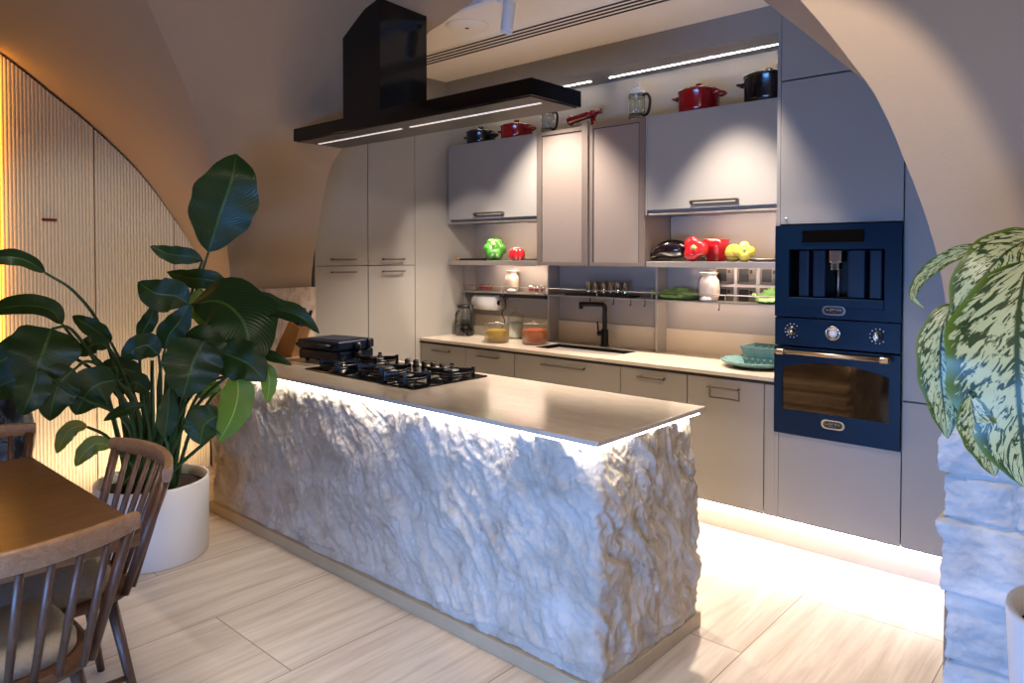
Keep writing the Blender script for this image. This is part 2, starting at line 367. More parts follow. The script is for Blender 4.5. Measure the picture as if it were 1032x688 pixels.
# lower jambs under the springing
bl, fl = Bc[0], Fc[0]
v.grid([[f.lerp(b, j/6) for j in range(7)] for f, b in ((Vector((fl.x, fl.y, 0)), Vector((bl.x, bl.y, 0))), (fl, bl))], False)
brr, frr = Bc[-1], Fc[-1]
v.grid([[Vector((frr.x, frr.y, 0)), Vector((brr.x, brr.y, 0))], [frr, brr]], False)
# the arch's return face on the kitchen side
v.grid([[p, Vector((cx+(p.x-cx)*1.6, YA, cz+(p.z-cz)*1.6))] for p in Bc], False)
v.grid([[Vector((brr.x, YA, 0)), Vector((2.6, YA, 0))], [brr, Vector((2.6, YA, brr.z))]], False)
struct(v.build('ceiling_vault', M['plaster']))
# left web of the cross vault: from the groin to the wall arch that holds the fluted panels
XP = -5.1
lun = spline([Vector((XP, y, z)) for y, z in ((2.44, 1.30), (2.36, 1.50), (2.333, 1.546), (2.168, 1.80), (1.942, 2.098), (1.666, 2.358), (1.418, 2.55), (1.17, 2.73), (.9, 2.87), (.5, 2.96))], 8)
lz = lambda p: p.z
gl = spline(groin[:-1], 8)
zs = [1.30+(2.945-1.30)*i/60 for i in range(61)]
rows = []
for z in zs:
    g = lerp_curve(gl, lz, z); l = lerp_curve(lun, lz, z); l = l+Vector((-.06, 0, 0))
    rows.append([l.lerp(g, j/14) for j in range(15)])
v = MB(); v.grid(rows)
g0, l0 = rows[0][-1], rows[0][0]
v.grid([[Vector((l0.x, l0.y, 0)), Vector((g0.x, g0.y, 0))], [l0, g0]], False)
struct(v.build('wall_vault_left', M['plaster']))
struct(MB().box(-5.3, 2.6, -1.3, .78, 2.95, 3.05).build('ceiling_dining', M['plaster']))
# right of the arch: flat plaster face, curved forward to make soft shade
v = MB(); rows = []
def shade_cove(r): return .34*max(0, r-.30)**1.6
for p in [q for q in Fc if ang(q) > 2.0]:
    d = Vector((p.x-cx, 0, p.z-cz)); R0 = d.length; d.normalize(); row = []
    for j in range(26):
        r = 2.6*(j/25)**1.3; q = Vector((cx+d.x*(R0+r), p.y-shade_cove(r), cz+d.z*(R0+r))); row.append(q)
    rows.append(row)
low = rows[-1]
rows.append([Vector((q.x, q.y, .0)) for q in low])
v.grid(rows); struct(v.build('wall_right_pier', M['plaster']))
# stone upstand at the island's end
u = MB()
u.box(-4.262, -4.215, 2.16, 2.722, 0.0, 1.318, .004); struct(u.build('trim_1', M['slab']))
# ---- ashlar cladding on the right pier (uneven split courses)
def ashlar():
    mb = MB(); x0, x1, z0, z1, y0 = -.452, 1.2, 0, 1.21, 2.40
    courses = []; z = 0; r = random.Random(3)
    while z < z1-.02:
        h = r.choice((.13, .17, .20, .22)); h = min(h, z1-z); courses.append((z, z+h)); z += h
    blocks = []
    for a, b in courses:
        x = x0-r.random()*.15
        while x < x1:
            L = r.uniform(.16, .42); blocks.append((x, x+L, a, b, r.uniform(-.018, .018))); x += L
    def depth(x, z):
        for bx0, bx1, bz0, bz1, dv in blocks:
            if bx0 <= x < bx1 and bz0 <= z < bz1:
                e = min(x-bx0, bx1-x, z-bz0, bz1-z); e = max(0, min(1, e/.008))
                return dv*e+.020*(e**.5-1)+.016*noise.fractal(Vector((x*8+dv*300, 0, z*10)), .75, 2.1, 6)
        return 0
    NX, NZ = 270, 210; S = []
    for i in range(24): S.append((0, i/24))       # left return
    for i in range(NX+1): S.append((1, i/NX))
    rows = []
    for kz in range(NZ+1):
        z = z0+(z1-z0)*kz/NZ; row = []
        edge = .012*noise.noise(Vector((3, z*14, 7)))+.8*depth(x0+.03, z)
        for side, t in S:
            if side == 0:
                y = YA+.02+(y0-YA-.02)*t; row.append(Vector((x0-.6*depth(y+5, z)-edge, y, z)))
            else:
                x = x0+(x1-x0)*t; row.append(Vector((x-edge*(1-t), y0-depth(x, z), z)))
        rows.append(row)
    mb.grid(rows)
    mb.grid([[p for p in rows[-1]], [Vector((min(p.x+.2, x1), YA, z1)) for p in rows[-1]]])
    return mb
struct(ashlar().build('wall_stone_pier', M['ashlar']))
# ---- fluted wall panels under the wall arch
def lun_z(y): 
    best = None
    for a, b in zip(lun, lun[1:]):
        lo, hi = sorted((a.y, b.y))
        if lo <= y <= hi and hi > lo: best = a.z+(b.z-a.z)*(y-a.y)/(b.y-a.y)
    return best if best is not None else (2.96 if y < 1 else 1.3)
def fluted(y0, y1, label, tab=False):
    t = thing('fluted_panel', label, 'wall panel', (XP, (y0+y1)/2, 0), 'fluted panels under the left wall arch')
    mb = MB(); n = round((y1-y0)/.0195); pitch = (y1-y0)/n; cols = []
    for i in range(n):
        for a in range(6):
            th = PI*a/6; y = y0+pitch*(i+.5-.47*math.cos(th)); cols.append((XP-.012+.0075*math.sin(th), y))
    cols.append((XP-.012, y1))
    rows = [[Vector((x, y, 0 if j == 0 else 0)) for x, y in cols] for j in range(2)]
    rows[1] = [Vector((x, y, lun_z(y)-.018)) for x, y in cols]
    mb.grid(rows, False)
    back = [[Vector((XP-.04, y, p.z)) for (x, y), p in zip(cols, rows[j])] for j in range(2)]
    mb.grid(back, False); mb.grid([rows[1], back[1]], False)
    mb.grid([[rows[0][0], rows[1][0]], [back[0][0], back[1][0]]], False); mb.grid([[rows[0][-1], rows[1][-1]], [back[0][-1], back[1][-1]]], False)
    mb.build('board', M['flute'], t)
    e = MB(); e.box(XP-.03, XP+.004, y1-.004, y1+.001, 0, lun_z(y1)-.02); e.build('edge_strip', M['flute'], t)
    if tab:
        q = MB(); q.box(XP-.01, XP+.012, 1.366, 1.446, 1.742, 1.756, .003); h = q.build('pull_tab', M['redtab'], t); h['label'] = 'small dark red pull tab'
M['redtab'] = mat('dark red metal tab', '#5e0d10', .4, .2, var=.02)
fluted(1.16, 1.655, 'widest cream fluted wall panel with a dark red tab, beside the amber light slot', True)
fluted(1.668, 2.157, 'middle cream fluted wall panel, behind the tall houseplant, its top cut by the arch')
fluted(2.168, 2.40, 'narrow low cream fluted wall panel, last before the plaster pier')
struct(MB().box(XP-.075, XP-.045, -1.3, 2.45, 0, 2.9).build('trim_2', M['gap']))
struct(MB().box(XP-.04, XP, -1.3, 1.10, 0, 2.9).build('wall_left_cladding', M['flute']))
a = MB(); a.box(XP-.010, XP+.035, 1.116, 1.142, .02, 2.70)
tag(a.build('light_strip', M['led_amber']), 'upright amber light strip in the slot beside the fluted wall panels', 'light strip')
# ---- pelmet with recessed strip over the wall cabinets
p = MB(); p.box(XW, -1.487, 3.99, 4.01, 2.765, ZC); p.box(XW, -1.487, 4.01, YB, 2.765, 2.78); struct(p.build('trim_3', M['cab']))
p = MB(); p.box(-2.86, -1.52, 4.20, 4.206, 2.7625, 2.766); p.box(-4.2, -3.02, 4.20, 4.206, 2.7625, 2.766)
tag(p.build('light_strip', M['led_soffit']), 'thin white light strip in the pelmet underside above the wall cabinets', 'light strip')
# ceiling fittings
v = thing('ceiling_vent', 'long slotted black linear air vent in the kitchen ceiling', 'vent', (-3.0, 3.45, ZC))
q = MB(); q.box(-4.25, -1.2, 3.34, 3.55, ZC-.006, ZC, .002); q.build('frame', M['ceil'], v)
for i in range(4):
    y = 3.36+.047*i; q = MB(); q.box(-4.24, -1.22, y, y+.02, ZC-.0085, ZC-.004); q.build('slot', M['gap'], v)
s = thing('ceiling_speaker', 'flat round pale speaker grille set in the kitchen ceiling', 'speaker', (-3.155, 3.105, ZC))
MB().lathe([(.005, -.014), (.118, -.012), (.130, -.004), (.132, 0)], 40, (-3.155, 3.105, ZC)).build('grille', M['ceil'], s)
MB().lathe([(.012, -.018), (.012, -.010)], 16, (-3.155, 3.105, ZC)).build('hub', M['silver'], s)
tr = thing('track_light', 'white ceiling track carrying one cylindrical spotlight above the worktop', 'track light', (-2.6, 2.83, ZC))
q = MB(); q.box(-3.1, -1.0, 2.805, 2.845, ZC-.035, ZC, .003); q.build('track', M['spot'], tr)
q = MB(); q.box(-2.63, -2.49, 2.81, 2.84, ZC-.06, ZC-.034, .004); q.tube([(-2.56, 2.825, ZC-.05), (-2.56, 2.825, ZC-.10)], .01, 10); q.build('adapter', M['spot'], tr)
q = MB(); mt = Matrix.Translation((-2.56, 2.83, ZC-.10)) @ Matrix.Rotation(math.radians(-10), 4, 'X')
q.lathe([(.030, .03), (.033, .026), (.033, -.125), (.030, -.13), (.026, -.13), (.024, -.11)], 28, mtx=mt, cap1=True); q.build('lamp_head', M['spot'], tr)
# ================================================================== island
RX0, RX1, RY0, RY1, RZ0, RZ1 = -4.21, -1.415, 2.015, 2.70, .059, .872
isl = thing('kitchen_island', 'long kitchen island of rough white split rock, lit under its edge', 'kitchen island', ((RX0+RX1)/2, (RY0+RY1)/2, 0))
def chisel(s, z):
    a = math.radians(-56); u = s*math.cos(a)+z*math.sin(a); w = -s*math.sin(a)+z*math.cos(a)
    wv = .07*noise.noise(Vector((s*4.1, z*4.1, 4))); w += wv; u += .5*wv
    big = noise.fractal(Vector((u*2.4, w*5.0, 1.7)), .8, 2.1, 3)
    t = big*3.2; ter = (math.floor(t)+min(1, (t-math.floor(t))*2.6))/3.2      # broken ledges
    n1 = 1-abs(noise.noise(Vector((u*5.6, w*21, 3.3))))*2
    n2 = 1-abs(noise.noise(Vector((u*14+9, w*46, 8.1))))*2
    d, pts = noise.voronoi(Vector((u*8.5, w*24, .4)))
    q = noise.noise(pts[0]*3.7); flake = q*.9+.9*(w*24-pts[0].y)*q+.35*(u*8.5-pts[0].x)*noise.noise(pts[0]*5.1)
    hf = noise.fractal(Vector((s*42, z*42, 2)), .7, 2, 4)
    return .012*big+.016*ter+.010*n1+.006*n2+.015*flake+.005*hf-.004
def rock():
    mb = MB(); st = .0066; P = []
    n = int((RX1-RX0)/st)
    for i in range(n+1):
        x = RX0+(RX1-.03-RX0)*i/n; P.append((Vector((x, RY0, 0)), Vector((0, -1, 0))))
    for i in range(1, 6):
        t = PI/2*i/6; P.append((Vector((RX1-.03+.03*math.sin(t), RY0+.03-.03*math.cos(t), 0)), Vector((math.sin(t), -math.cos(t), 0))))
    n2 = int((RY1-RY0-.06)/st)
    for i in range(n2+1): P.append((Vector((RX1, RY0+.03+(RY1-RY0-.06)*i/n2, 0)), Vector((1, 0, 0))))
    for i in range(1, 6):
        t = PI/2*i/6; P.append((Vector((RX1-.03+.03*math.cos(t), RY1-.03+.03*math.sin(t), 0)), Vector((math.cos(t), math.sin(t), 0))))
    P.append((Vector((-2.8, RY1, 0)), Vector((0, 1, 0)))); P.append((Vector((RX0, RY1, 0)), Vector((0, 1, 0))))
    nz = int((RZ1-RZ0)/st); rows = []; s = 0; S = [0]
    for a, b in zip(P, P[1:]): S.append(S[-1]+(b[0]-a[0]).length)
    for kz in range(nz+1):
        z = RZ0+(RZ1-RZ0)*kz/nz; row = []
        for (p, nn), s in zip(P, S):
            d = chisel(s, z)
            if z < RZ0+.04: d = d*.5-.004
            if z > RZ1-.06: d -= .010*(1-(RZ1-z)/.06)
            d += .018*(1-(z-RZ0)/(RZ1-RZ0))
            row.append(Vector((p.x, p.y, z))+nn*d)
        rows.append(row)
    mb.grid(rows)
    mb.grid([[p for p in rows[-1]], [Vector((min(max(p.x, RX0+.05), RX1-.06), min(max(p.y, RY0+.06), RY1-.05), RZ1)) for p in rows[-1]]])
    return mb
rk = rock(); rk.build('rock_cladding', M['rock'], isl)
q = MB(); q.box(RX0, -1.384, 1.975, 2.71, 0, .058, .003); q.build('plinth', M['kerb'] if 'kerb' in M else mat('sandstone kerb', '#a8977c', .5, var=.08), isl)
q = MB(); q.box(RX0+.06, RX1-.06, RY0+.06, RY1-.05, .865, .882); q.build('top_panel', M['cab'], isl)
q = MB(); q.box(RX0, -1.43, 1.995, 2.005, .872, .879); q.box(-1.412, -1.402, 1.995, 2.72, .872, .879); q.build('light_strip', M['led_cool'], isl)
q = MB(); q.box(-4.214, -1.39, 1.978, 2.75, .880, .900, .003)
tag(q.build('island_worktop', M['quartz']), 'thin glossy beige stone top of the rough rock kitchen island', 'worktop')
# ---- gas hob
hx0, hx1, hy0, hy1 = -3.49, -2.57, 2.18, 2.675
hob = thing('gas_hob', 'black glass gas hob with cast iron supports on the island top', 'hob', ((hx0+hx1)/2, (hy0+hy1)/2, .9))
MB().box(hx0, hx1, hy0, hy1, .9, .908, .003).build('glass_plate', M['gloss_black'], hob)
def burner(x, y, r):
    b = MB(); b.lathe([(r*1.25, .908), (r*1.25, .914), (r, .918), (r, .926), (r*.9, .930)], 28, (x, y, 0)); o = b.build('burner', M['steel'], hob)
    MB().lathe([(r*.92, .930), (r*.95, .936), (r*.85, .941), (.004, .942)], 28, (x, y, 0)).build('burner_cap', M['rubber'], o)
def support(x, y, r):
    g = MB(); z0, z1 = .908, .948
    g.tube([(x+r*math.cos(2*PI*i/24), y+r*math.sin(2*PI*i/24), z1-.016) for i in range(24)], .006, 6, True)
    for k in range(4):
        m = Matrix.Translation((x, y, 0)) @ Matrix.Rotation(PI/4+PI/2*k, 4, 'Z')
        g.box(r*.35, r+.012, -.0065, .0065, z1-.022, z1+.004, .003, m); g.box(r-.006, r+.012, -.010, .010, z0, z1+.010, .003, m)
    g.build('pan_support', M['black'], hob)
for x, y, r in ((-3.345, 2.31, .036), (-3.33, 2.555, .044), (-3.03, 2.37, .062), (-2.745, 2.285, .040), (-2.70, 2.54, .048)):
    burner(x, y, r); support(x, y, r+.062 if r < .06 else r+.065)
for i in range(5):
    x = -3.165+.072*i; y = 2.638; kb = MB(); kb.lathe([(.020, .908), (.020, .914), (.0165, .916), (.0155, .938), (.013, .941)], 20, (x, y, 0)); kb.box(x-.003, x+.003, y-.015, y+.015, .938, .945, .001); kb.build('knob', M['rubber'], hob)
# ---- hood
hd = thing('range_hood', 'long flat black island range hood hanging below the vaulted plaster ceiling', 'range hood', (-2.87, 2.42, 2.2))
HX0, HX1, HY0, HY1, HZ0, HZ1 = -3.745, -1.935, 2.275, 2.62, 2.188, 2.26
hm = MB()
hm.box(HX0, HX1, HY0, HY1, HZ0, HZ1, .002); hm.build('canopy', M['gloss_black'], hd)
M['hoodunder'] = mat('dark hood underside', '#413b35', .4, .5, var=.03)
hm = MB(); hm.box(HX0+.015, HX1-.015, HY0+.015, HY1-.015, HZ0-.004, HZ0+.001); un = hm.build('filter_panel', M['hoodunder'], hd)
for k in range(1): pass
hm = MB()
for i in range(44): hm.box(-2.9+.022*i-.006, -2.9+.022*i+.006, HY0+.008, HY0+.014, HZ0-.0055, HZ0-.003)
hm.build('vent_slots', M['black'], un)
for x0, x1 in ((HX0+.06, -2.93), (-2.86, HX1-.06)): MB().box(x0, x1, 2.40, 2.415, HZ0-.007, HZ0-.0035).build('light_strip', M['led_hood'], hd)
hm = MB(); hm.box(-3.27, -2.95, 2.285, 2.60, HZ1, 3.0, .002); hm.box(-3.262, -2.958, 2.293, 2.592, HZ1+.3, 3.0); hm.build('chimney', M['gloss_black'], hd)
hm = MB(); hm.box(-2.949, -2.9485, 2.30, 2.31, HZ1+.02, HZ1+.13); 
# ---- contact grill on the island, knife block behind it
gr = thing('contact_grill', 'dark navy closed contact grill standing on the island beside the hob', 'grill', (-3.72, 2.50, .9))
gm = Matrix.Translation((-3.70, 2.52, .9)) @ Matrix.Rotation(math.radians(8), 4, 'Z')
q = MB(); q.box(-.175, .175, -.132, .15, .010, .070, .012, gm); [q.lathe([(.014, 0), (.014, .014)], 12, (x, y, 0), mtx=gm) for x in (-.13, .13) for y in (-.1, .12)]; q.build('base', M['navy_d'], gr)
q = MB(); q.box(-.18, .18, -.138, .152, .072, .128, .012, gm, 3); q.box(-.14, .14, -.09, .12, .126, .132, .006, gm); q.build('lid', M['navy_d'], gr)
q = MB(); q.tube([gm @ Vector(p) for p in ((-.12, -.12, .095), (-.12, -.185, .105), (.12, -.185, .105), (.12, -.12, .095))], .012, 10); q.build('handle', M['rubber'], gr)
q = MB()
for z in (.045, .095):
    q.tube([gm @ Vector(p) for p in ((.16, .0, z), (.20, .0, z), (.215, .0, z))], [.022, .026, .014], 16)
q.build('knob', M['rubber'], gr)
q = MB(); q.tube([gm @ Vector(p) for p in ((.15, .10, .06), (.185, .10, .075), (.185, .10, .12), (.15, .10, .12))], .012, 8); q.build('hinge', M['black'], gr)
kb = thing('knife_block', 'slanted tan wooden knife block on the island in front of the stone upstand', 'knife block', (-4.05, 2.42, .9))
km = Matrix.Translation((-4.05, 2.42, .9)) @ Matrix.Rotation(math.radians(200), 4, 'Z')
q = MB(); q.prism([(-.06, 0), (.07, 0), (.055, .05), (-.045, .225), (-.125, .185)], -.055, .055, km); q.build('block', M['knifewood'], kb)
q = MB(); q.prism([(-.122, .186), (-.046, .2255), (-.047, .2275), (-.123, .188)], -.045, .045, km); q.build('slot_face', M['gap'], kb)
for i, (u, y) in enumerate(((.25, -.03), (.6, .0), (.4, .032))):
    b = Vector((-.122+.076*u, y, .186+.04*u)); d = Vector((-.46, 0, .89)).normalized()
    q = MB(); q.tube([km @ (b-d*.004), km @ (b+d*.015), km @ (b+d*.06), km @ (b+d*.10)], [.010, .011, .012, .010], 10)
    kn = q.build('knife', M['rubber']); tag(kn, ('black-handled knife nearest the wall in the wooden knife block', 'black-handled knife in the middle of the wooden knife block', 'black-handled knife nearest the room in the wooden knife block')[i], 'knife', 'knives in the block')
# ================================================================== kitchen run
BG = 'base units under the kitchen worktop'
def bar_handle(cxp, y, z, L, parent, axis='x', r=.006, off=.028):
    q = MB()
    if axis == 'x':
        q.box(cxp-L/2, cxp+L/2, y-off-.006, y-off+.004, z-.006, z+.006, .002)
        for s in (-1, 1): q.box(cxp+s*(L/2-.012)-.006, cxp+s*(L/2-.012)+.006, y-off, y, z-.005, z+.005, .001)
    else:
        q.box(y+off-.004, y+off+.006, cxp-L/2, cxp+L/2, z-.006, z+.006, .002)
        for s in (-1, 1): q.box(y, y+off, cxp+s*(L/2-.012)-.006, cxp+s*(L/2-.012)+.006, z-.005, z+.005, .001)
    return q.build('handle', M['handle'], parent)
def base_unit(x0, x1, label, hl, kind='drawers'):
    t = thing('base_cabinet', label, 'cabinet', ((x0+x1)/2, YF+.3, 0), BG)
    MB().box(x0+.001, x1-.001, YF+.022, YB-.01, .15, .862).build('carcass', M['cab_in'], t); MB().box(x0+.01, x1-.01, 3.79, YB-.02, 0, .15).build('base', M['gap'], t)
    g = .0022; c = (x0+x1)/2
    if kind == 'drawers':
        for z0, z1 in ((.652, .848), (.402, .648), (.150, .398)):
            d = MB().box(x0+g, x1-g, YF, YF+.02, z0, z1, .0015).build('drawer', M['cab'], t); bar_handle(c, YF, z1-.043, hl, d)
    else:
        d = MB().box(x0+g, x1-g, YF, YF+.02, .150, .848, .0015).build('door', M['cab'], t)
        q = MB(); hz = .80
        q.box(c-.09, c+.09, YF-.034, YF-.024, hz-.006, hz+.006, .002)
        for s in (-1, 1): q.box(c+s*.085-.005, c+s*.085+.005, YF-.030, YF, hz-.005, hz+.005, .001)
        q.build('handle', M['handle'], d)
        q = MB(); q.box(c-.088, c+.088, YF-.004, YF+.001, .735, .742, .001); q.box(c-.088, c-.082, YF-.004, YF, .735, .79); q.box(c+.082, c+.088, YF-.004, YF, .735, .79); q.build('recess_frame', M['handle'], d)
    return t
base_unit(-4.299, -3.803, 'first base unit at the tall cabinets, below the coffee carafe', .18)
base_unit(-3.801, -3.318, 'second base unit from the tall cabinets, below the storage jars', .20)
base_unit(-3.316, -2.448, 'widest base unit, below the black sink', .35)
base_unit(-2.446, -1.996, 'base unit between the sink unit and the tall integrated door', .18)
base_unit(-1.994, -1.545, 'base unit with one full height door and a framed handle, nearest the oven tower', .18, 'door')
q = MB(); q.box(-1.543, -1.488, YF+.004, YF+.022, .15, .862); struct(q.build('trim_4', M['cab']))
q = MB(); q.box(-4.29, -.1, 3.765, 3.777, 0, .142); q.build('plinth_face', M['alu']); 
pl = bpy.data.objects['plinth_face']; pl.name = 'baseboard_kitchen'; struct(pl)
q = MB(); q.box(-4.28, -.12, 3.738, 3.752, .1415, .146)
tag(q.build('light_strip', M['led_plinth']), 'white light strip under the base units above the floor plinth', 'light strip')
# worktop with sink cut-out
SX0, SX1, SY0, SY1 = -3.255, -2.585, 3.86, 4.14
q = MB(); z0, z1 = .867, .887
q.box(XW, SX0, 3.705, YB, z0, z1); q.box(SX1, -1.488, 3.705, YB, z0, z1); q.box(SX0, SX1, 3.705, SY0, z0, z1); q.box(SX0, SX1, SY1, YB, z0, z1)
tag(q.build('worktop', M['quartz']), 'beige stone worktop along the kitchen wall with a cut-out for the sink', 'worktop')
q = MB(); q.box(XW, -1.488, 3.712, 3.73, .849, .867); struct(q.build('trim_5', M['gap']))
sk = thing('kitchen_sink', 'black undermounted sink let into the beige kitchen worktop', 'sink', ((SX0+SX1)/2, (SY0+SY1)/2, .70))
q = MB(); t_ = .006
q.box(SX0, SX1, SY0, SY1, .70, .706); q.box(SX0, SX0+t_, SY0, SY1, .70, .886); q.box(SX1-t_, SX1, SY0, SY1, .70, .886); q.box(SX0, SX1, SY0, SY0+t_, .70, .886); q.box(SX0, SX1, SY1-t_, SY1, .70, .886)
q.build('basin', M['sink'], sk); MB().lathe([(.045, .706), (.04, .710), (.02, .709)], 24, ((SX0+SX1)/2, (SY0+SY1)/2, 0)).build('drain', M['steel'], sk)
fx, fy = -2.925, 4.245
fa = thing('kitchen_tap', 'square-armed matt black tap behind the sink', 'tap', (fx, fy, .887))
q = MB(); q.lathe([(.032, .887), (.032, .895), (.027, .898), (.026, 1.0), (.022, 1.006)], 24, (fx, fy, 0)); q.build('base', M['black'], fa)
q = MB(); q.tube(spline([(fx, fy, 1.0), (fx, fy, 1.10), (fx, fy, 1.155), (fx-.012, fy-.002, 1.176), (fx-.04, fy-.006, 1.180), (fx-.185, fy-.05, 1.180)], 5), .0165, 14)
q.tube([(fx-.175, fy-.047, 1.18), (fx-.175, fy-.047, 1.145)], [.016, .015], 14); q.build('spout', M['black'], fa)
q = MB(); q.tube([(fx, fy, .975), (fx-.05, fy-.015, .975)], .018, 14); q.tube([(fx-.045, fy-.014, .98), (fx-.05, fy-.018, 1.06)], [.007, .005], 8); q.build('lever', M['black'], fa)
# splash: stone upstand + divider panels
q = MB(); q.box(XW, -1.488, YB-.012, YB, .887, 1.038); struct(q.build('trim_6', M['band']))
def divider(x, top, label):
    q = MB(); q.box(x-.016, x, 4.19, YB-.001, .887, top, .001); tag(q.build('divider_panel', M['panelback']), label, 'panel', 'upright panels behind the worktop')
divider(-3.39, 1.456, 'upright grey divider panel left of the sink, beside the orange jar')
divider(-2.467, 1.452, 'upright grey divider panel right of the sink, beside the green leaf dish')
q = MB(); q.box(XW+.0005, XW+.012, 4.19, YB-.001, .887, 1.456, .001); tag(q.build('divider_panel', M['panelback']), 'upright grey divider panel in the far left corner behind the coffee carafe', 'panel', 'upright panels behind the worktop')
# ---- wall cabinets
YC = 3.99
def wall_cab(x0, x1, label):
    t = thing('wall_cabinet', label, 'wall cabinet', ((x0+x1)/2, YB-.15, 1.79), 'grey wall cabinets with lift-up doors')
    MB().box(x0+.012, x1-.004, YC+.022, YB-.001, 1.79, 2.408, .001).build('carcass', M['cab_in'], t)
    q = MB(); q.box(x0, x0+.012, YC+.001, YB-.001, 1.785, 2.41); q.build('side_panel', M['cab'], t)
    d = MB().box(x0+.014, x1-.004, YC, YC+.02, 1.815, 2.408, .0015).build('door', M['cab'], t)
    c = (x0+x1)/2+.0; q = MB()
    q.box(c-.15, c+.15, YC-.034, YC-.024, 1.848, 1.860, .002); q.box(c-.15, c+.15, YC-.006, YC, 1.835, 1.842)
    for s in (-1, 1): q.box(c+s*.146-.005, c+s*.146+.005, YC-.030, YC, 1.836, 1.858, .001)
    q.build('handle', M['handle'], d)
    q = MB(); q.box(x0+.02, x1-.01, YC+.005, YC+.05, 1.782, 1.792, .002); q.build('light_rail', M['alu'], t)
    MB().box(x0+.28, x1-.04, YC+.055, YC+.065, 1.784, 1.7895).build('light_strip', M['led_under'], t)
wall_cab(-4.272, -3.343, 'left grey wall cabinet, above the shelf with the green pepper')
wall_cab(-2.440, -1.489, 'right grey wall cabinet beside the oven tower, above the shelf with the aubergine')
gc = thing('glass_cabinet', 'wall cabinet with two frosted glass doors in champagne frames above the sink', 'wall cabinet', (-2.89, YB-.15, 1.46))
x0, x1, z0, z1 = -3.341, -2.445, 1.458, 2.408
q = MB(); q.box(x0, x0+.016, YC+.022, YB-.001, z0, z1); q.box(x1-.016, x1, YC+.022, YB-.001, z0, z1); q.box(x0, x1, YC+.022, YB-.001, z0, z0+.016); q.box(x0, x1, YC+.022, YB-.001, z1-.016, z1); q.box(x0, x1, YB-.012, YB-.001, z0, z1)
q.build('carcass', M['champ'], gc)
for zz in (1.88, 2.19): MB().box(x0+.017, x1-.017, YC+.06, YB-.014, zz, zz+.012).build('shelf', M['champ'], gc)
xm = (x0+x1)/2+.0
for a, b in ((x0, xm-.001), (xm+.001, x1)):
    q = MB(); fw = .042
    q.box(a, a+fw, YC, YC+.02, z0, z1, .001); q.box(b-fw, b, YC, YC+.02, z0, z1, .001); q.box(a+fw, b-fw, YC, YC+.02, z0, z0+.026, .001); q.box(a+fw, b-fw, YC, YC+.02, z1-.026, z1, .001)
    d = q.build('door_frame', M['champ'], gc)
    g_ = MB(); [g_.box(*bb) for bb in ((a+fw-.001, a+fw+.004, YC+.002, YC+.010, z0+.026, z1-.026), (b-fw-.004, b-fw+.001, YC+.002, YC+.010, z0+.026, z1-.026), (a+fw, b-fw, YC+.002, YC+.010, z1-.030, z1-.025))]; g_.build('gasket', M['gap'], d)
    MB().box(a+fw-.004, b-fw+.004, YC+.006, YC+.012, z0+.022, z1-.022).build('pane', M['frost'], d)
MB().box(xm-.04, xm+.01, YC-.014, YC, z0, z1+.035, .002).build('handle_profile', M['champ'], gc)
for i, (xx, zz, sc) in enumerate(((-2.72, 1.892, 1.), )):
    q = MB(); q.lathe([(.03, 0), (.036, .01), (.037, .07), (.033, .085), (.01, .095)], 20, (xx, 4.10, zz))
    tag(q.build('tin', M['rubber']), 'small dark tin seen blurred through the right frosted cabinet door', 'tin')
# ---- open shelves
def shelf(x0, x1, label):
    t = thing('wall_shelf', label, 'shelf', ((x0+x1)/2, YB, 1.457), 'thick open shelves under the wall cabinets')
    MB().box(x0, x1, YC, YB-.001, 1.458, 1.490, .002).build('board', M['alu'], t)
    q = MB(); q.box(x0+.02, x1-.02, YC+.008, YC+.16, 1.4565, 1.458); q.box(x0+.02, x1-.02, YC, YC+.004, 1.4545, 1.458); q.build('underside', M['alu'], t)
    MB().box(x0+.25, x1-.10, 4.19, 4.20, 1.4555, 1.4578).build('light_strip', M['led_under'], t)
shelf(-4.272, -3.343, 'open grey shelf under the left wall cabinet, carrying the green pepper')
shelf(-2.432, -1.489, 'open grey shelf under the right wall cabinet, carrying the aubergine')
RG = 'slim metal rail shelves above the worktop'
def rail(x0, x1, label, hooks=()):
    t = thing('rail_shelf', label, 'shelf', ((x0+x1)/2, YB, 1.23), RG)
    MB().box(x0, x1, 4.155, YB-.001, 1.231, 1.240, .001).build('board', M['alu'], t)
    q = MB(); q.tube([(x0, 4.162, 1.284), (x1, 4.162, 1.284)], .0035, 8)
    n = max(2, int((x1-x0)/.4))
    for i in range(n+1):
        x = x0+.01+(x1-x0-.02)*i/n; q.tube([(x, 4.162, 1.284), (x, 4.162, 1.240)], .003, 8)
    q.build('guard_rail', M['alu'], t)
    if len(hooks) == 1: MB().box(x0+.06, x1-.06, 4.245, 4.253, 1.2285, 1.2308).build('light_strip', M['fill_rail'], t)  # added strip that brightens the wall and worktop beneath
    for x in hooks:
        h = MB(); h.tube(spline([(x, 4.17, 1.231), (x, 4.17, 1.20), (x, 4.163, 1.190), (x, 4.156, 1.197)], 4), .003, 6); h.build('hook', M['rubber'], t)
rail(-4.285, -3.407, 'left rail shelf behind the coffee carafe, holding a cream vase')
rail(-3.388, -2.484, 'middle rail shelf over the sink, holding a row of glasses', [-2.80, -2.66, -2.55, -3.0])
rail(-2.465, -1.49, 'right rail shelf with a green leaf dish, in front of the sockets', [-2.02])
q = MB(); q.box(-3.86, -3.43, 4.20, 4.25, 1.200, 1.2305, .003); tag(q.build('socket_bar', M['rubber']), 'black power socket bar under the left rail shelf', 'socket bar')
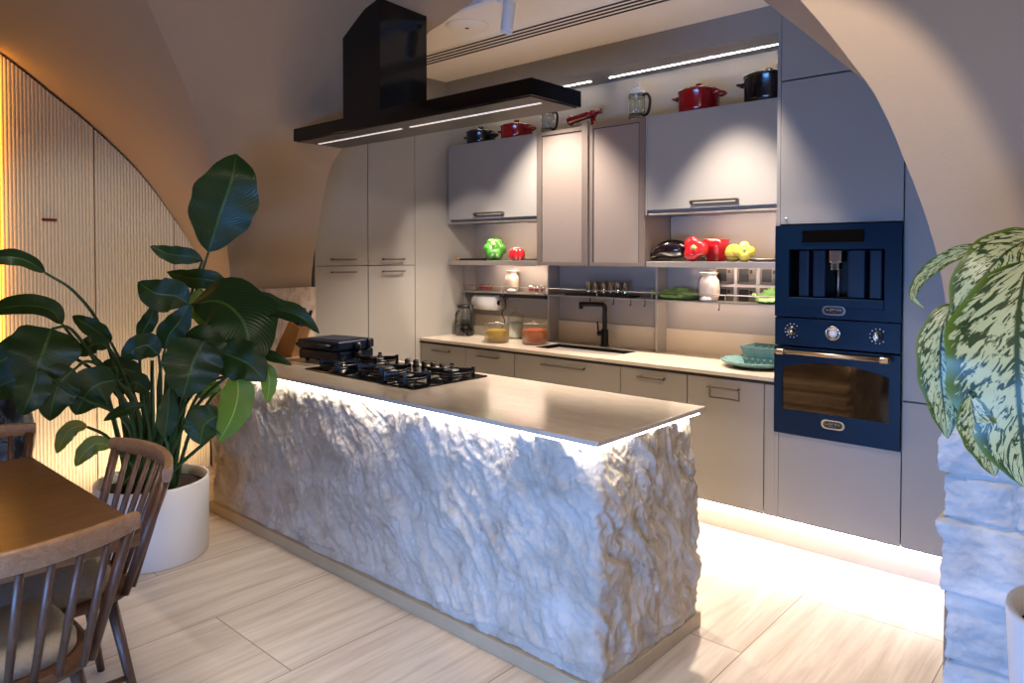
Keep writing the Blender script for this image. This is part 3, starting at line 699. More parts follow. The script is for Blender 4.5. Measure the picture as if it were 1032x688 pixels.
# sockets 3 x 2
pos = ['top left', 'top middle', 'top right', 'bottom left', 'bottom middle', 'bottom right']
for r in range(2):
    for c in range(3):
        xx, zz = -2.055+.145*c, 1.405-.128*r
        t = thing('wall_socket', 'steel wall socket, %s one of the six beside the pale jar' % pos[r*3+c], 'socket', (xx, YB, zz), 'wall sockets in the right bay')
        MB().box(xx-.06, xx+.06, YB-.008, YB-.0005, zz-.055, zz+.055, .002).build('plate', M['silver'], t)
        MB().box(xx-.046, xx+.016, YB-.010, YB-.0075, zz-.040, zz+.040, .004).build('socket_insert', M['rubber'], t)
        MB().box(xx+.022, xx+.04, YB-.011, YB-.0075, zz+.012, zz+.034, .001).build('switch', M['rubber'], t)
# ---- tall cabinets on the left wall, facing right
def tall_left(y0, y1, label):
    t = thing('tall_cabinet', label, 'tall cabinet', (XW-.3, (y0+y1)/2, 0), 'tall larder cabinets left of the worktop')
    MB().box(XW-.58, XW-.022, y0+.001, y1-.001, .15, 2.90).build('carcass', M['cab_in'], t)
    MB().box(XW-.57, XW-.06, y0+.01, y1-.01, 0, .15).build('base', M['gap'], t); c = y0+.22 if y1-y0 > .3 else (y0+y1)/2
    for a, b, hz in ((.15, 1.453, 1.412), (1.458, 2.90, 1.502)):
        d = MB().box(XW-.02, XW, y0+.002, y1-.002, a, b, .0015).build('door', M['cab'], t); bar_handle((y0+y1)/2, XW, hz, .205, d, 'y')
tall_left(2.768, 3.216, 'tall grey larder cabinet beside the plaster arch')
tall_left(3.218, 3.662, 'tall grey larder cabinet beside the end of the worktop')
q = MB(); q.box(XW-.6, XW-.03, 2.73, 2.766, 0, ZC); struct(q.build('trim_7', M['navy_d']))
# ---- oven tower and the column right of it
TX0, TX1 = -1.486, -.886
def door_y(x0, x1, z0, z1, name, par): return MB().box(x0+.002, x1-.002, YF, YF+.02, z0+.002, z1-.002, .0015).build(name, M['cab'], par)
tw = thing('oven_tower', 'tall grey cabinet column housing the navy coffee machine and oven', 'tall cabinet', ((TX0+TX1)/2, YF+.3, 0))
q = MB(); q.box(TX0, TX0+.018, YF, YB-.001, .15, ZC-.004); q.box(TX1-.018, TX1, YF+.02, YB-.001, .15, ZC-.004); q.box(TX0+.018, TX1-.018, YB-.03, YB-.002, .15, ZC-.004); q.box(TX0+.018, TX1-.018, YF+.022, YB-.03, .59, .606); q.box(TX0+.018, TX1-.018, YF+.022, YB-.03, 1.683, 1.70); q.box(TX0+.018, TX1-.018, YF+.022, YB-.03, .15, .17)
q.build('carcass', M['cab'], tw)
door_y(TX0+.018, TX1, 2.427, ZC-.006, 'top_door', tw); door_y(TX0+.018, TX1, 1.686, 2.423, 'upper_door', tw); door_y(TX0+.018, TX1, .15, .606, 'lower_door', tw)
MB().lathe([(.006, 0), (.006, .003)], 14, mtx=Matrix.Translation((-1.437, YF, 1.715)) @ Matrix.Rotation(PI/2, 4, 'X')).build('lock_badge', M['chrome'], tw)
MB().box(TX0+.01, TX1-.01, 3.79, YB-.01, 0, .15).build('base', M['gap'], tw)
tc = thing('tall_cabinet', 'tall grey cabinet between the oven tower and the stone pier', 'tall cabinet', (-.585, YF+.3, 0))
MB().box(-.884, -.286, YF+.022, YB-.002, .15, ZC-.004).build('carcass', M['cab_in'], tc)
door_y(-.884, -.286, .15, .843, 'lower_door', tc); door_y(-.884, -.286, .847, ZC-.006, 'upper_door', tc)
bar_handle(-.62, YF, .80, .2, tc); MB().box(-.87, -.30, 3.79, YB-.01, 0, .15).build('base', M['gap'], tc)
t2 = thing('tall_cabinet', 'tall grey cabinet mostly hidden behind the right stone pier', 'tall cabinet', (.05, YF+.3, 0))
MB().box(-.284, .40, YF+.022, YB-.002, .15, ZC-.004).build('carcass', M['cab_in'], t2); door_y(-.284, .40, .15, 2.90, 'door', t2)
# ---- appliances
def emblem(cx_, z, par):
    y = YF-.028
    def plate(w, h, dep, mm, nm, pr):
        n = 40; pts = []
        for i in range(n):
            a = 2*PI*i/n; c, s = math.cos(a), math.sin(a)
            sg = lambda v: (1 if v >= 0 else -1)
            x = sg(c)*abs(c)**.35*w*(1 if abs(s) < .75 else .97); zz = sg(s)*abs(s)**.5*h
            if abs(c) > .97: x *= 1.06
            pts.append((cx_+x, z+zz))
        return MB().prism(pts, y-dep, y+.0).build(nm, mm, pr)
    e = plate(.052, .023, .003, M['chrome'], 'emblem_plate', par)
    plate(.043, .0165, .0045, M['blackc'], 'emblem_field', e)
    # raised letters L O F R A and a short second line
    L = {'L': [((0, 0), (0, 1)), ((0, 0), (.8, 0))], 'O': [((0, 0), (0, 1)), ((0, 1), (1, 1)), ((1, 1), (1, 0)), ((1, 0), (0, 0))],
         'F': [((0, 0), (0, 1)), ((0, 1), (.9, 1)), ((0, .52), (.7, .52))], 'R': [((0, 0), (0, 1)), ((0, 1), (.9, 1)), ((.9, 1), (.9, .52)), ((.9, .52), (0, .52)), ((.3, .52), (1, 0))],
         'A': [((0, 0), (.5, 1)), ((.5, 1), (1, 0)), ((.22, .4), (.78, .4))]}
    q = MB(); x = cx_-.034
    for ch in 'LOFRA':
        for a, b in L[ch]: q.tube([(x+a[0]*.0095, y-.0048, z-.001+a[1]*.010), (x+b[0]*.0095, y-.0048, z-.001+b[1]*.010)], .0012, 5)
        x += .0148
    for i in range(4): q.tube([(cx_-.016+.009*i, y-.0048, z-.008), (cx_-.011+.009*i, y-.0048, z-.008)], .001, 5)
    q.build('lettering', M['chrome'], e)
ZM, ZO0, ZO1 = 1.214, .610, 1.208
cm = thing('coffee_machine', 'navy built-in coffee machine above the oven', 'coffee machine', (-1.186, YF, ZM))
ax0, ax1 = TX0+.004, TX1-.002
nx0, nx1, nz0, nz1 = -1.410, -.960, 1.318, 1.558
q = MB(); y0 = YF-.024
q.box(ax0, ax1, y0, YF+.0, nz1, 1.680); q.box(ax0, ax1, y0, YF, ZM, nz0-.05); q.box(ax0, nx0, y0, YF, nz0-.05, nz1); q.box(nx1, ax1, y0, YF, nz0-.05, nz1)
q.build('fascia', M['navy'], cm)
q = MB(); q.box(nx0, nx1, YF+.18, YF+.19, nz0-.05, nz1); q.box(nx0-.002, nx0, YF, YF+.19, nz0-.05, nz1); q.box(nx1, nx1+.002, YF, YF+.19, nz0-.05, nz1); q.box(nx0, nx1, YF, YF+.19, nz1, nz1+.003)
q.build('niche', M['blackc'], cm)
MB().box(nx0, nx1, YF-.030, YF+.17, nz0-.05, nz0-.004, .004).build('drip_tray', M['navy'], cm)
for a, b in ((-1.365, -1.315), (-1.295, -1.235), (-1.13, -1.05), (-1.03, -.975)): MB().box(a, b, YF-.012, YF+.15, nz0, nz1-.004, .006).build('tank_panel', M['navy_d'], cm)
q = MB(); q.box(-1.215, -1.155, YF-.02, YF+.06, 1.492, 1.552, .006); q.box(-1.205, -1.165, YF-.024, YF+.03, 1.455, 1.495, .004); sp = q.build('coffee_spout', M['chrome'], cm)
q = MB(); q.box(-1.195, -1.175, YF-.0255, YF-.023, 1.455, 1.485); q.build('spout_gap', M['gap'], sp)
q = MB(); q.tube([(-1.185, YF+.03, 1.455), (-1.185, YF+.03, 1.32)], .006, 8); q.tube([(-1.115, YF+.02, 1.53), (-1.112, YF+.01, 1.43)], .004, 8); q.build('steam_pipe', M['steel'], cm)
MB().box(-1.345, -1.05, YF-.0255, YF-.023, 1.592, 1.652, .0008).build('display', M['gloss_black'], cm)
emblem(-1.186, 1.255, cm)
ov = thing('oven', 'navy built-in oven with bronze rail handle and arched window', 'oven', (-1.186, YF, ZO0))
MB().box(ax0, ax1, YF-.022, YF, 1.066, ZO1, .003).build('control_panel', M['navy'], ov)
dm = MB(); nW = 24; ox0, ox1, oz0, oz1 = -1.440, -.935, .735, .950
dm.box(ax0, ox0, YF-.026, YF, ZO0, 1.058); dm.box(ox1, ax1, YF-.026, YF, ZO0, 1.058); dm.box(ox0, ox1, YF-.026, YF, ZO0, oz0)
top = lambda x: oz1+.040*(1-((x-(ox0+ox1)/2)/((ox1-ox0)/2))**2)**1.0
dm.prism([(ox0, 1.058)]+[(ox0+(ox1-ox0)*i/nW, top(ox0+(ox1-ox0)*i/nW)) for i in range(nW+1)]+[(ox1, 1.058)], YF-.026, YF)
dr = dm.build('door', M['navy'], ov)
dm = MB(); dm.prism([(ox0-.004, oz0-.004)]+[(ox0-.004+(ox1-ox0+.008)*i/nW, top(min(max(ox0-.004+(ox1-ox0+.008)*i/nW, ox0), ox1))+.003) for i in range(nW+1)]+[(ox1+.004, oz0-.004)], YF-.018, YF-.006); dm.build('window_glass', M['ovenglass'], dr)
q = MB(); q.tube([(-1.462, YF-.066, 1.036), (-.918, YF-.066, 1.036)], .0105, 14)
for x in (-1.455, -.925):
    q.lathe([(.015, -.02), (.016, -.016), (.016, .016), (.015, .02)], 14, mtx=Matrix.Translation((x+(.02 if x < -1.2 else -.02), YF-.066, 1.036)) @ Matrix.Rotation(PI/2, 4, 'Y')); q.tube([(x+(.02 if x < -1.2 else -.02), YF-.066, 1.036), (x+(.02 if x < -1.2 else -.02), YF-.024, 1.036)], .008, 10)
q.build('rail_handle', M['brass'], dr); emblem(-1.186, .690, dr)
def knob(x, z):
    m = Matrix.Translation((x, YF-.022, z)) @ Matrix.Rotation(PI/2, 4, 'X')
    q = MB(); q.lathe([(.024, 0), (.024, .006), (.017, .009), (.016, .03), (.013, .034)], 24, mtx=m); q.box(-.0035, .0035, -.02, .02, .030, .040, .001, m); o = q.build('knob', M['chrome'], ov)
    q = MB()
    for i in range(10):
        a = PI*(.25+1.5*i/9)+PI/2*0; q.box(x+.035*math.cos(a-PI/2*0)-.0022, x+.035*math.cos(a)+.0022, YF-.0232, YF-.0218, z+.035*math.sin(a)-.0022, z+.035*math.sin(a)+.0022)
    q.build('dial_marks', M['white'], o)
knob(-1.392, 1.143); knob(-.987, 1.143)
q = MB(); m = Matrix.Translation((-1.190, YF-.022, 1.143)) @ Matrix.Rotation(PI/2, 4, 'X'); q.lathe([(.036, 0), (.036, .008), (.031, .011), (.030, .007)], 32, mtx=m); ck = q.build('thermometer', M['chrome'], ov)
q = MB(); q.lathe([(.030, .0068), (.001, .0075)], 32, mtx=m); q.build('dial', M['white'], ck)
q = MB(); q.box(-.945-.05, -.945+.025, YF-.0232, YF-.0218, 1.088, 1.093); q.build('model_lettering', M['white'], ov) if False else None
# ================================================================== things on the cabinets, shelves and worktop
def px(x, Y): return plane(x, 260, 1, Y).x
def casserole(x, y, z, r, h, m, label, kn):
    t = thing('casserole', label, 'cooking pot', (x, y, z), 'casseroles on top of the wall cabinets')
    MB().lathe([(r*.9, 0), (r*.97, .008), (r, .03), (r, h), (r*1.02, h+.004), (r*.97, h+.006)], 40, (x, y, z)).build('body', m, t)
    MB().lathe([(r*1.03, h+.007), (r*1.03, h+.014), (r*.9, h+.024), (r*.4, h+.032), (.004, h+.034)], 40, (x, y, z)).build('lid', m, t)
    MB().lathe([(.010, h+.032), (.010, h+.044), (.022, h+.048), (.022, h+.058), (.004, h+.062)], 20, (x, y, z)).build('knob', kn, t)
    for s in (-1, 1):
        MB().tube(spline([(x+s*r*.97, y-.05, z+h-.022), (x+s*(r+.035), y-.036, z+h-.016), (x+s*(r+.042), y, z+h-.014), (x+s*(r+.035), y+.036, z+h-.016), (x+s*r*.97, y+.05, z+h-.022)], 5), .009, 10).build('handle', m, t)
ZT = 2.4085
casserole(-4.03, 4.12, ZT, .115, .085, M['blackc'], 'small black casserole on the left wall cabinet', M['blackc'])
casserole(-3.65, 4.12, ZT, .12, .09, M['red'], 'small red casserole on the left wall cabinet, beside the black one', M['red'])
casserole(-2.145, 4.13, ZT, .125, .125, M['red'], 'red casserole on the right wall cabinet', M['red'])
casserole(-1.70, 4.13, ZT, .14, .145, M['blackc'], 'large black casserole on the right wall cabinet against the oven tower', M['blackc'])
def press(x, y, z, s, label):
    t = thing('french_press', label, 'coffee press', (x, y, z), 'coffee presses on the wall cabinets')
    P = lambda L: [(r*s, q*s) for r, q in L]
    MB().lathe(P([(.046, .012), (.046, .165), (.048, .168), (.0455, .168), (.0445, .014)]), 32, (x, y, z), False, False).build('beaker', M['glass'], t)
    q = MB(); q.lathe(P([(.052, 0), (.052, .006), (.048, .012), (.047, .022), (.049, .022)]), 32, (x, y, z))
    for k in range(4):
        a = PI/4+PI/2*k; q.tube([(x+.049*s*math.cos(a), y+.049*s*math.sin(a), z+.004), (x+.049*s*math.cos(a), y+.049*s*math.sin(a), z+.16*s)], .0025, 6)
    q.tube([(x+.049*s*math.cos(i*PI/12), y+.049*s*math.sin(i*PI/12), z+.15*s) for i in range(24)], .004, 6, True); q.build('frame', M['chrome'], t)
    MB().lathe(P([(.050, .168), (.051, .176), (.044, .192), (.020, .205), (.008, .208), (.006, .214), (.012, .220), (.013, .230), (.004, .236)]), 28, (x, y, z)).build('lid', M['white'], t)
    q = MB(); q.tube([(x, y, z+.20*s), (x, y, z+.05*s)], .0025, 6); q.lathe(P([(.043, .045), (.043, .052)]), 24, (x, y, z)); q.build('plunger', M['steel'], t)
    MB().tube(spline([(x+.047*s, y-.01, z+.152*s), (x+.085*s, y-.025, z+.155*s), (x+.108*s, y-.03, z+.12*s), (x+.104*s, y-.03, z+.07*s), (x+.082*s, y-.02, z+.035*s), (x+.047*s, y-.01, z+.03*s)], 5), .0085*s, 10).build('handle', M['rubber'], t)
press(-3.325, 4.10, ZT, 1.0, 'glass coffee press on the wall cabinets partly hidden by the range hood')
press(-2.575, 4.10, ZT, 1.08, 'glass coffee press with white lid standing above the right frosted door')
# red hand mincer
mx_, my_, mz = -3.0, 4.10, ZT
t = thing('hand_mincer', 'red enamel hand mincer lying on top of the glass cabinet', 'mincer', (mx_, my_, mz))
q = MB(); ry = Matrix.Translation((mx_, my_, mz+.092)) @ Matrix.Rotation(math.radians(83), 4, 'Y')
q.lathe([(.030, -.13), (.036, -.13), (.036, -.115), (.028, -.10), (.026, .04), (.022, .06)], 24, mtx=ry); q.build('barrel', M['red'], t)
q = MB(); q.lathe([(.030, 0), (.026, .004), (.020, .012), (.018, .085)], 20, (mx_+.075, my_, mz)); q.lathe([(.019, .075), (.030, .10), (.034, .118), (.031, .118)], 20, (mx_+.075, my_, mz)); q.build('stand', M['red'], t)
q = MB(); q.tube([(mx_+.06, my_, mz+.098), (mx_+.11, my_, mz+.103), (mx_+.145, my_-.01, mz+.105)], [.012, .011, .014], 12); q.tube([(mx_+.145, my_-.01, mz+.09), (mx_+.145, my_-.012, mz+.125)], .010, 10); q.build('crank', M['red'], t)
q = MB(); q.lathe([(.022, 0), (.024, .004), (.024, .058), (.021, .058)], 20, (mx_-.075, my_, mz)); q.build('cup', M['glass'], t)
# ---- lobed fruit
def lobed(r, h, n, depth, mtx, squash=.0, nseg=72, nz=28, bottom=.12, topdip=.22):
    vs = []; mb = MB(); rows = []
    for i in range(nz+1):
        ph = PI*i/nz; row = []
        for j in range(nseg):
            a = 2*PI*j/nseg; lob = 1-(depth if n < 6 else .15)*(.5+.5*math.cos(n*a+PI))**2.2*(.35+.65*math.sin(ph))
            rr = r*math.sin(ph)**.72*lob*(1-.14*math.cos(ph)*-1*squash)
            z = h*.5*(math.cos(ph)); e = math.sin(ph)
            z -= (topdip*h*.5)*(1-min(1, e/.55))**2*(1 if ph < PI/2 else 0); z += (bottom*h*.5)*(1-min(1, e/.5))**2*(1 if ph > PI/2 else 0)
            row.append(mtx @ Vector((rr*math.cos(a), rr*math.sin(a), z)))
        rows.append(row+[row[0]])
    mb.grid(rows); return mb
def pepper(name, label, x, y, z0, r, h, m, tilt, yaw, n=4, cat='ceramic pepper'):
    t = thing(name, label, cat, (x, y, z0))
    mt = Matrix.Translation((x, y, z0+r*.97)) @ Matrix.Rotation(yaw, 4, 'Z') @ Matrix.Rotation(tilt, 4, 'X')
    lobed(r, h, n, .26, mt).build('body', m, t)
    q = MB(); q.lathe([(r*.36, h*.34), (r*.30, h*.40), (r*.13, h*.44), (r*.11, h*.52), (r*.16, h*.66), (r*.13, h*.69)], 16, mtx=mt, fn=lambda a, u: 1+.25*math.cos(5*a)*(1-u)); q.build('stem', M['stemc'], t)
ZS = 1.490
pepper('ceramic_pepper', 'large green ceramic pepper on the left open shelf', px(498.5, 4.10), 4.10, ZS, .092, .15, M['greenc'], math.radians(66), math.radians(38), 6)
x = px(521, 4.08); t = thing('ceramic_tomato', 'red ceramic tomato on the left shelf beside the green pepper', 'ceramic tomato', (x, 4.08, ZS))
mt = Matrix.Translation((x, 4.08, ZS+.048)); lobed(.064, .105, 6, .12, mt, bottom=.1, topdip=.3).build('body', M['redc'], t)
q = MB()
for k in range(6):
    a = k*PI/3; q.tube([(x, 4.08, ZS+.088), (x+.02*math.cos(a), 4.08+.02*math.sin(a), ZS+.096), (x+.036*math.cos(a), 4.08+.036*math.sin(a), ZS+.09)], [.006, .006, .001], 6)
q.build('calyx', M['cream'], t)
x0, x1 = px(460, 4.06), px(489, 4.06); t = thing('serving_knife', 'dark flat serving knife with a tan handle end on the left open shelf', 'knife', ((x0+x1)/2, 4.06, ZS))
MB().box(x0+.06, x1, 4.03, 4.08, ZS, ZS+.018, .006).build('blade', M['rubber'], t); MB().box(x0, x0+.062, 4.038, 4.072, ZS, ZS+.022, .008).build('handle', M['knifewood'], t)
def plate(x, y, z, r, label):
    t = MB(); t.lathe([(r*.55, 0), (r*.6, .004), (r*.8, .008), (r, .018), (r*.98, .020), (r*.78, .011), (.003, .007)], 40, (x, y, z)); return tag(t.build('plate', M['white']), label, 'plate', 'white plates on the open shelves')
plate(px(538, 4.2), 4.21, ZS, .09, 'white plate on the left open shelf behind the red tomato')
plate(px(769, 4.18), 4.19, ZS, .10, 'white plate on the right open shelf beside the yellow pepper')
# aubergine
xa = px(675, 4.13); t = thing('ceramic_aubergine', 'black glazed aubergine on the right open shelf', 'ceramic aubergine', (xa, 4.1, ZS))
q = MB(); sp = spline([(xa-.115, 4.08, ZS+.022), (xa-.06, 4.09, ZS+.06), (xa+.0, 4.1, ZS+.078), (xa+.07, 4.11, ZS+.078), (xa+.12, 4.12, ZS+.072)], 6); n = len(sp)
q.tube(sp, [.010+.062*math.sin(PI*min(1, .06+.80*i/(n-1)))**.9*(.55+.45*i/(n-1)) for i in range(n)], 24); q.build('body', M['aub'], t)
q = MB(); q.tube(spline([(xa-.15, 4.075, ZS+.008), (xa-.13, 4.078, ZS+.012), (xa-.105, 4.08, ZS+.028)], 4), [.006]*4+[.010]*4+[.018], 10)
for k in range(5):
    a = 2*PI*k/5; q.tube([(xa-.112, 4.08, ZS+.024), (xa-.085, 4.085+.03*math.cos(a), ZS+.045+.028*math.sin(a)), (xa-.06, 4.09+.04*math.cos(a), ZS+.058+.042*math.sin(a))], [.006, .006, .002], 6)
q.build('calyx', mat('aubergine calyx glaze', '#8a7a4a', .4, var=.1), t)
pepper('ceramic_pepper', 'red ceramic pepper with green stem on the right open shelf', px(700, 4.04), 4.045, ZS, .080, .12, M['redc'], math.radians(82), math.radians(20), 3)
xr = px(721.5, 4.20); t = thing('ceramic_bowl', 'red square-sided ceramic bowl beside the red pepper', 'bowl', (xr, 4.20, ZS))
q = MB(); q.lathe([(.048, 0), (.054, .004), (.066, .09), (.078, .140), (.072, .140), (.058, .09), (.045, .012)], 48, (xr, 4.20, ZS), True, True, None, lambda a, u: 1+.10*abs(math.sin(2*a))**2-.0); q.build('body', M['redc'], t)
pepper('ceramic_pepper', 'yellow ceramic pepper on the right open shelf', px(750, 4.06), 4.06, ZS, .062, .10, M['yellowc'], math.radians(78), math.radians(25), 4)
xr = px(739, 4.11); t = MB(); lobed(.055, .10, 4, .25, Matrix.Translation((xr, 4.12, ZS+.054)) @ Matrix.Rotation(1.5, 4, 'Y')).build('ceramic_pepper', M['yellowc'])
tag(bpy.data.objects['ceramic_pepper.003'] if 'ceramic_pepper.003' in bpy.data.objects else bpy.context.scene.collection.objects[-1], 'second yellow ceramic pepper lying behind the front yellow one', 'ceramic pepper')
# ---- rail shelf items
ZR = 1.2405
def vase(x, y, r, h, label, nm='cream_jar'):
    t = thing(nm, label, 'jar', (x, y, ZR), 'cream patterned jars on the rail shelves')
    MB().lathe([(r*.75, 0), (r*.8, .003), (r*.98, h*.25), (r, h*.55), (r*.92, h*.72), (r*.66, h*.84), (r*.64, h*.9), (r*.84, h*.97), (r*.86, h), (r*.74, h), (r*.55, h*.9)], 36, (x, y, ZR)).build('body', M['cream'], t)
    b = MB(); b.lathe([(r*.87, h*.965), (r*.9, h*.985), (r*.87, h*1.003)], 36, (x, y, ZR), False, False); b.build('rim', M['cream'], t)
vase(px(516, 4.25), 4.25, .058, .170, 'cream patterned jar on the left rail shelf')
vase(px(715, 4.25), 4.25, .066, .180, 'cream patterned jar on the right rail shelf beside the wall sockets')
def shell(x, y, label):
    q = MB(); q.lathe([(.02, 0), (.034, .006), (.036, .016), (.026, .026), (.004, .031)], 24, (x, y, ZR), True, True, None, lambda a, u: 1+.25*math.cos(a)); tag(q.build('pebble', M['white']), label, 'pebble', 'white pebbles on the rail shelves')
shell(px(514, 4.19), 4.195, 'white pebble in front of the jar on the left rail shelf'); shell(px(710, 4.19), 4.195, 'white pebble in front of the jar on the right rail shelf')
M['redband'] = mat('red printed band', '#b5303a', .3, var=.2, vscale=60)
k_ = 0
lab = ['leftmost', 'second', 'third', 'fourth', 'fifth', 'rightmost']
for i, cxp in enumerate((485, 489.5, 494, 535, 541, 547)):
    x = px(cxp, 4.24); t = thing('tumbler', lab[i]+' of the six small red printed tumblers on the left rail shelf', 'glass', (x, 4.24, ZR), 'red printed tumblers')
    MB().lathe([(.016, 0), (.017, .003), (.021, .06), (.019, .06), (.0155, .005)], 20, (x, 4.24, ZR), True, False).build('wall', M['glass'], t)
    MB().lathe([(.0183, .018), (.0205, .046)], 20, (x, 4.24, ZR), False, False).build('printed_band', M['redband'], t)
xs = [593.5, 600.5, 608.5, 616, 623, 630.5]
t = MB(); t.box(px(574, 4.23), px(640, 4.23), 4.17, 4.30, ZR, ZR+.014, .004); tag(t.build('glass_tray', M['rubber']), 'flat black tray under the row of glasses on the middle rail shelf', 'tray')
for i, cxp in enumerate(xs):
    x = px(cxp, 4.235)
    MBq = MB(); MBq.lathe([(.019, 0), (.020, .003), (.024, .088), (.022, .088), (.018, .008), (.002, .008)], 24, (x, 4.235, ZR+.0145), True, False)
    tag(MBq.build('drinking_glass', M['glass2']), lab[i]+' of the six clear glasses on the black tray over the sink', 'glass', 'clear glasses over the sink')
def leafdish(x, y, L, W, label, rot=0, up=.0):
    t = thing('leaf_dish', label, 'dish', (x, y, ZR), 'green leaf shaped dishes'); m = Matrix.Translation((x, y, ZR+.004)) @ Matrix.Rotation(rot, 4, 'Z') @ Matrix.Rotation(up, 4, 'X'); rows = []
    for i in range(25):
        u = i/24; row = []
        wd = W*math.sin(PI*(.06+.90*u))**.7*(1+.08*math.sin(u*40))
        for j in range(15):
            v = j/7-1; row.append(m @ Vector((L*(u-.5), wd*v*.5, .055*abs(v)**1.7*(wd/W)+.02*(abs(u-.5)*2)**3+.003*math.cos(v*20+u*30))))
        rows.append(row)
    q = MB(); q.grid(rows); q.grid([[p-Vector((0, 0, .005)) for p in r] for r in rows], flip=True); o = q.build('dish_body', M['leafc'], t)
    MB().tube([m @ Vector((-L*.5, 0, .022)), m @ Vector((-L*.56, .0, .045)), m @ Vector((-L*.60, .01, .05))], [.007, .009, .012], 8).build('stem', M['stemc'], t)
leafdish(px(683, 4.22), 4.225, .30, .14, 'long green leaf dish on the right rail shelf, left of the jar', 0.1, math.radians(18))
leafdish(px(776, 4.24), 4.25, .16, .16, 'round green leaf dish on the right rail shelf, against the oven tower', 0, math.radians(30))
# ---- worktop items
ZW = .8875
cx2, cy2 = -4.16, 4.07; t = thing('coffee_carafe', 'glass coffee carafe with black lid and handle at the worktop end', 'carafe', (cx2, cy2, ZW))
MB().lathe([(.066, .002), (.072, .006), (.074, .03), (.070, .12), (.060, .215), (.064, .225), (.062, .225), (.057, .215), (.067, .12), (.071, .03)], 36, (cx2, cy2, ZW), True, False).build('glass_body', M['glass'], t)
MB().lathe([(.0695, .005), (.0705, .03), (.0685, .085)], 36, (cx2, cy2, ZW)).build('coffee', M['coffee'], t)
q = MB(); q.lathe([(.064, .222), (.066, .226), (.066, .240), (.060, .247), (.02, .252), (.003, .252)], 36, (cx2, cy2, ZW)); q.build('lid', M['rubber'], t)
q = MB(); hd_ = [(cx2+.060, cy2-.02, ZW+.235), (cx2+.105, cy2-.045, ZW+.235), (cx2+.125, cy2-.055, ZW+.20), (cx2+.130, cy2-.058, ZW+.12), (cx2+.128, cy2-.058, ZW+.085)]
q.tube(spline(hd_, 5), .011, 10); q.build('handle', M['rubber'], t)
q = MB(); q.tube([(cx2-.062, cy2-.01, ZW+.20), (cx2-.085, cy2-.02, ZW+.165), (cx2-.088, cy2-.02, ZW+.10)], [.012, .010, .006], 8); q.build('spout', M['smoke'], t)
# paper towel under the rail shelf
xa, xb, yy, zz = px(478, 4.2), px(500, 4.2)+.005, 4.225, 1.150
t = thing('paper_towel', 'white paper towel roll on a wire holder under the left rail shelf', 'paper towel', ((xa+xb)/2, yy, zz))
ry = Matrix.Translation((xa, yy, zz)) @ Matrix.Rotation(PI/2, 4, 'Y')
MB().lathe([(.022, 0), (.062, 0), (.062, xb-xa), (.022, xb-xa)], 40, mtx=ry, cap0=False, cap1=False).build('roll', M['paper'], t)
MB().lathe([(.021, 0), (.022, 0), (.022, xb-xa+.001), (.019, xb-xa+.001)], 24, mtx=ry, cap0=False, cap1=False).build('core', M['knifewood'], t)
q = MB(); q.tube(spline([(xa-.01, yy, 1.231), (xa-.012, yy, 1.19), (xa-.01, yy, zz), (xa+.05, yy, zz), (xb+.012, yy, zz), (xb+.014, yy, 1.19), (xb+.01, yy, 1.231)], 4), .0035, 8); q.build('holder', M['chrome'], t)
q = MB(); c0 = px(505, 4.24)
q.tube(spline([(c0+.05, 4.28, 1.20), (c0+.02, 4.27, 1.17), (c0+.04, 4.25, 1.12), (c0+.0, 4.25, 1.07), (c0+.02, 4.26, 1.0), (c0-.04, 4.27, .93), (c0-.1, 4.22, .892), (c0+.0, 4.2, .8915), (c0+.06, 4.25, .8915)], 6), .004, 8)
tag(q.build('power_cable', M['rubber']), 'black power cable hanging from the socket bar behind the jars', 'cable')
def jar(cxp, cyp, r, h, fill, fh, label):
    p = plane(cxp, cyp, 2, ZW); x, y = p.x, p.y
    t = thing('storage_jar', label, 'jar', (x, y, ZW), 'glass storage jars on the worktop')
    MB().lathe([(r*.93, .0), (r, .006), (r, h*.92), (r*.97, h), (r*.94, h), (r*.96, h*.92), (r*.96, .008)], 40, (x, y, ZW), True, False).build('glass_wall', M['glass3'], t)
    MB().lathe([(r*.94, .008), (r*.953, .02), (r*.953, fh), (r*.6, fh+r*.12), (.003, fh+r*.18)], 40, (x, y, ZW)).build('contents', fill, t)
    MB().lathe([(r*.99, h+.001), (r*1.03, h+.004), (r*1.0, h+.010), (r*.6, h+.022), (r*.2, h+.030), (r*.13, h+.036), (r*.20, h+.048), (r*.24, h+.060), (r*.16, h+.070), (.003, h+.072)], 32, (x, y, ZW)).build('lid', M['glass3'], t)
jar(500.5, 344.5, .094, .130, M['lentil'], .085, 'glass storage jar of yellow lentils beside the carafe')
jar(519.5, 340.5, .062, .175, M['rice'], .120, 'taller glass storage jar of white rice behind the other two jars')
jar(539, 346.5, .096, .135, M['paprika'], .100, 'glass storage jar of orange lentils beside the sink')
# teal earthenware by the oven tower
tx, ty = -1.715, 4.03; t = thing('leaf_platter', 'teal scalloped oval platter on the worktop against the oven tower', 'platter', (tx, ty, ZW))
q = MB(); q.lathe([(.12, 0), (.13, .004), (.19, .022), (.205, .04), (.198, .041), (.18, .028), (.12, .010), (.003, .009)], 64, (tx, ty, ZW), True, True, None, lambda a, u: 1+.035*math.cos(14*a)*u); q.build('body', M['teal'], t)
q = MB()
for k in range(28):
    a = 2*PI*k/28; q.tube([(tx+.125*math.cos(a), ty+.125*math.sin(a), ZW+.006), (tx+.20*math.cos(a), ty+.20*math.sin(a), ZW+.036)], .005, 6)
q.build('ribs', M['teal'], t)
t = thing('basket_bowl', 'teal basket-weave square bowl standing in the scalloped platter', 'bowl', (tx+.045, ty-.0, ZW+.011))
q = MB(); bx, by, bz = tx+.045, ty, ZW+.0115
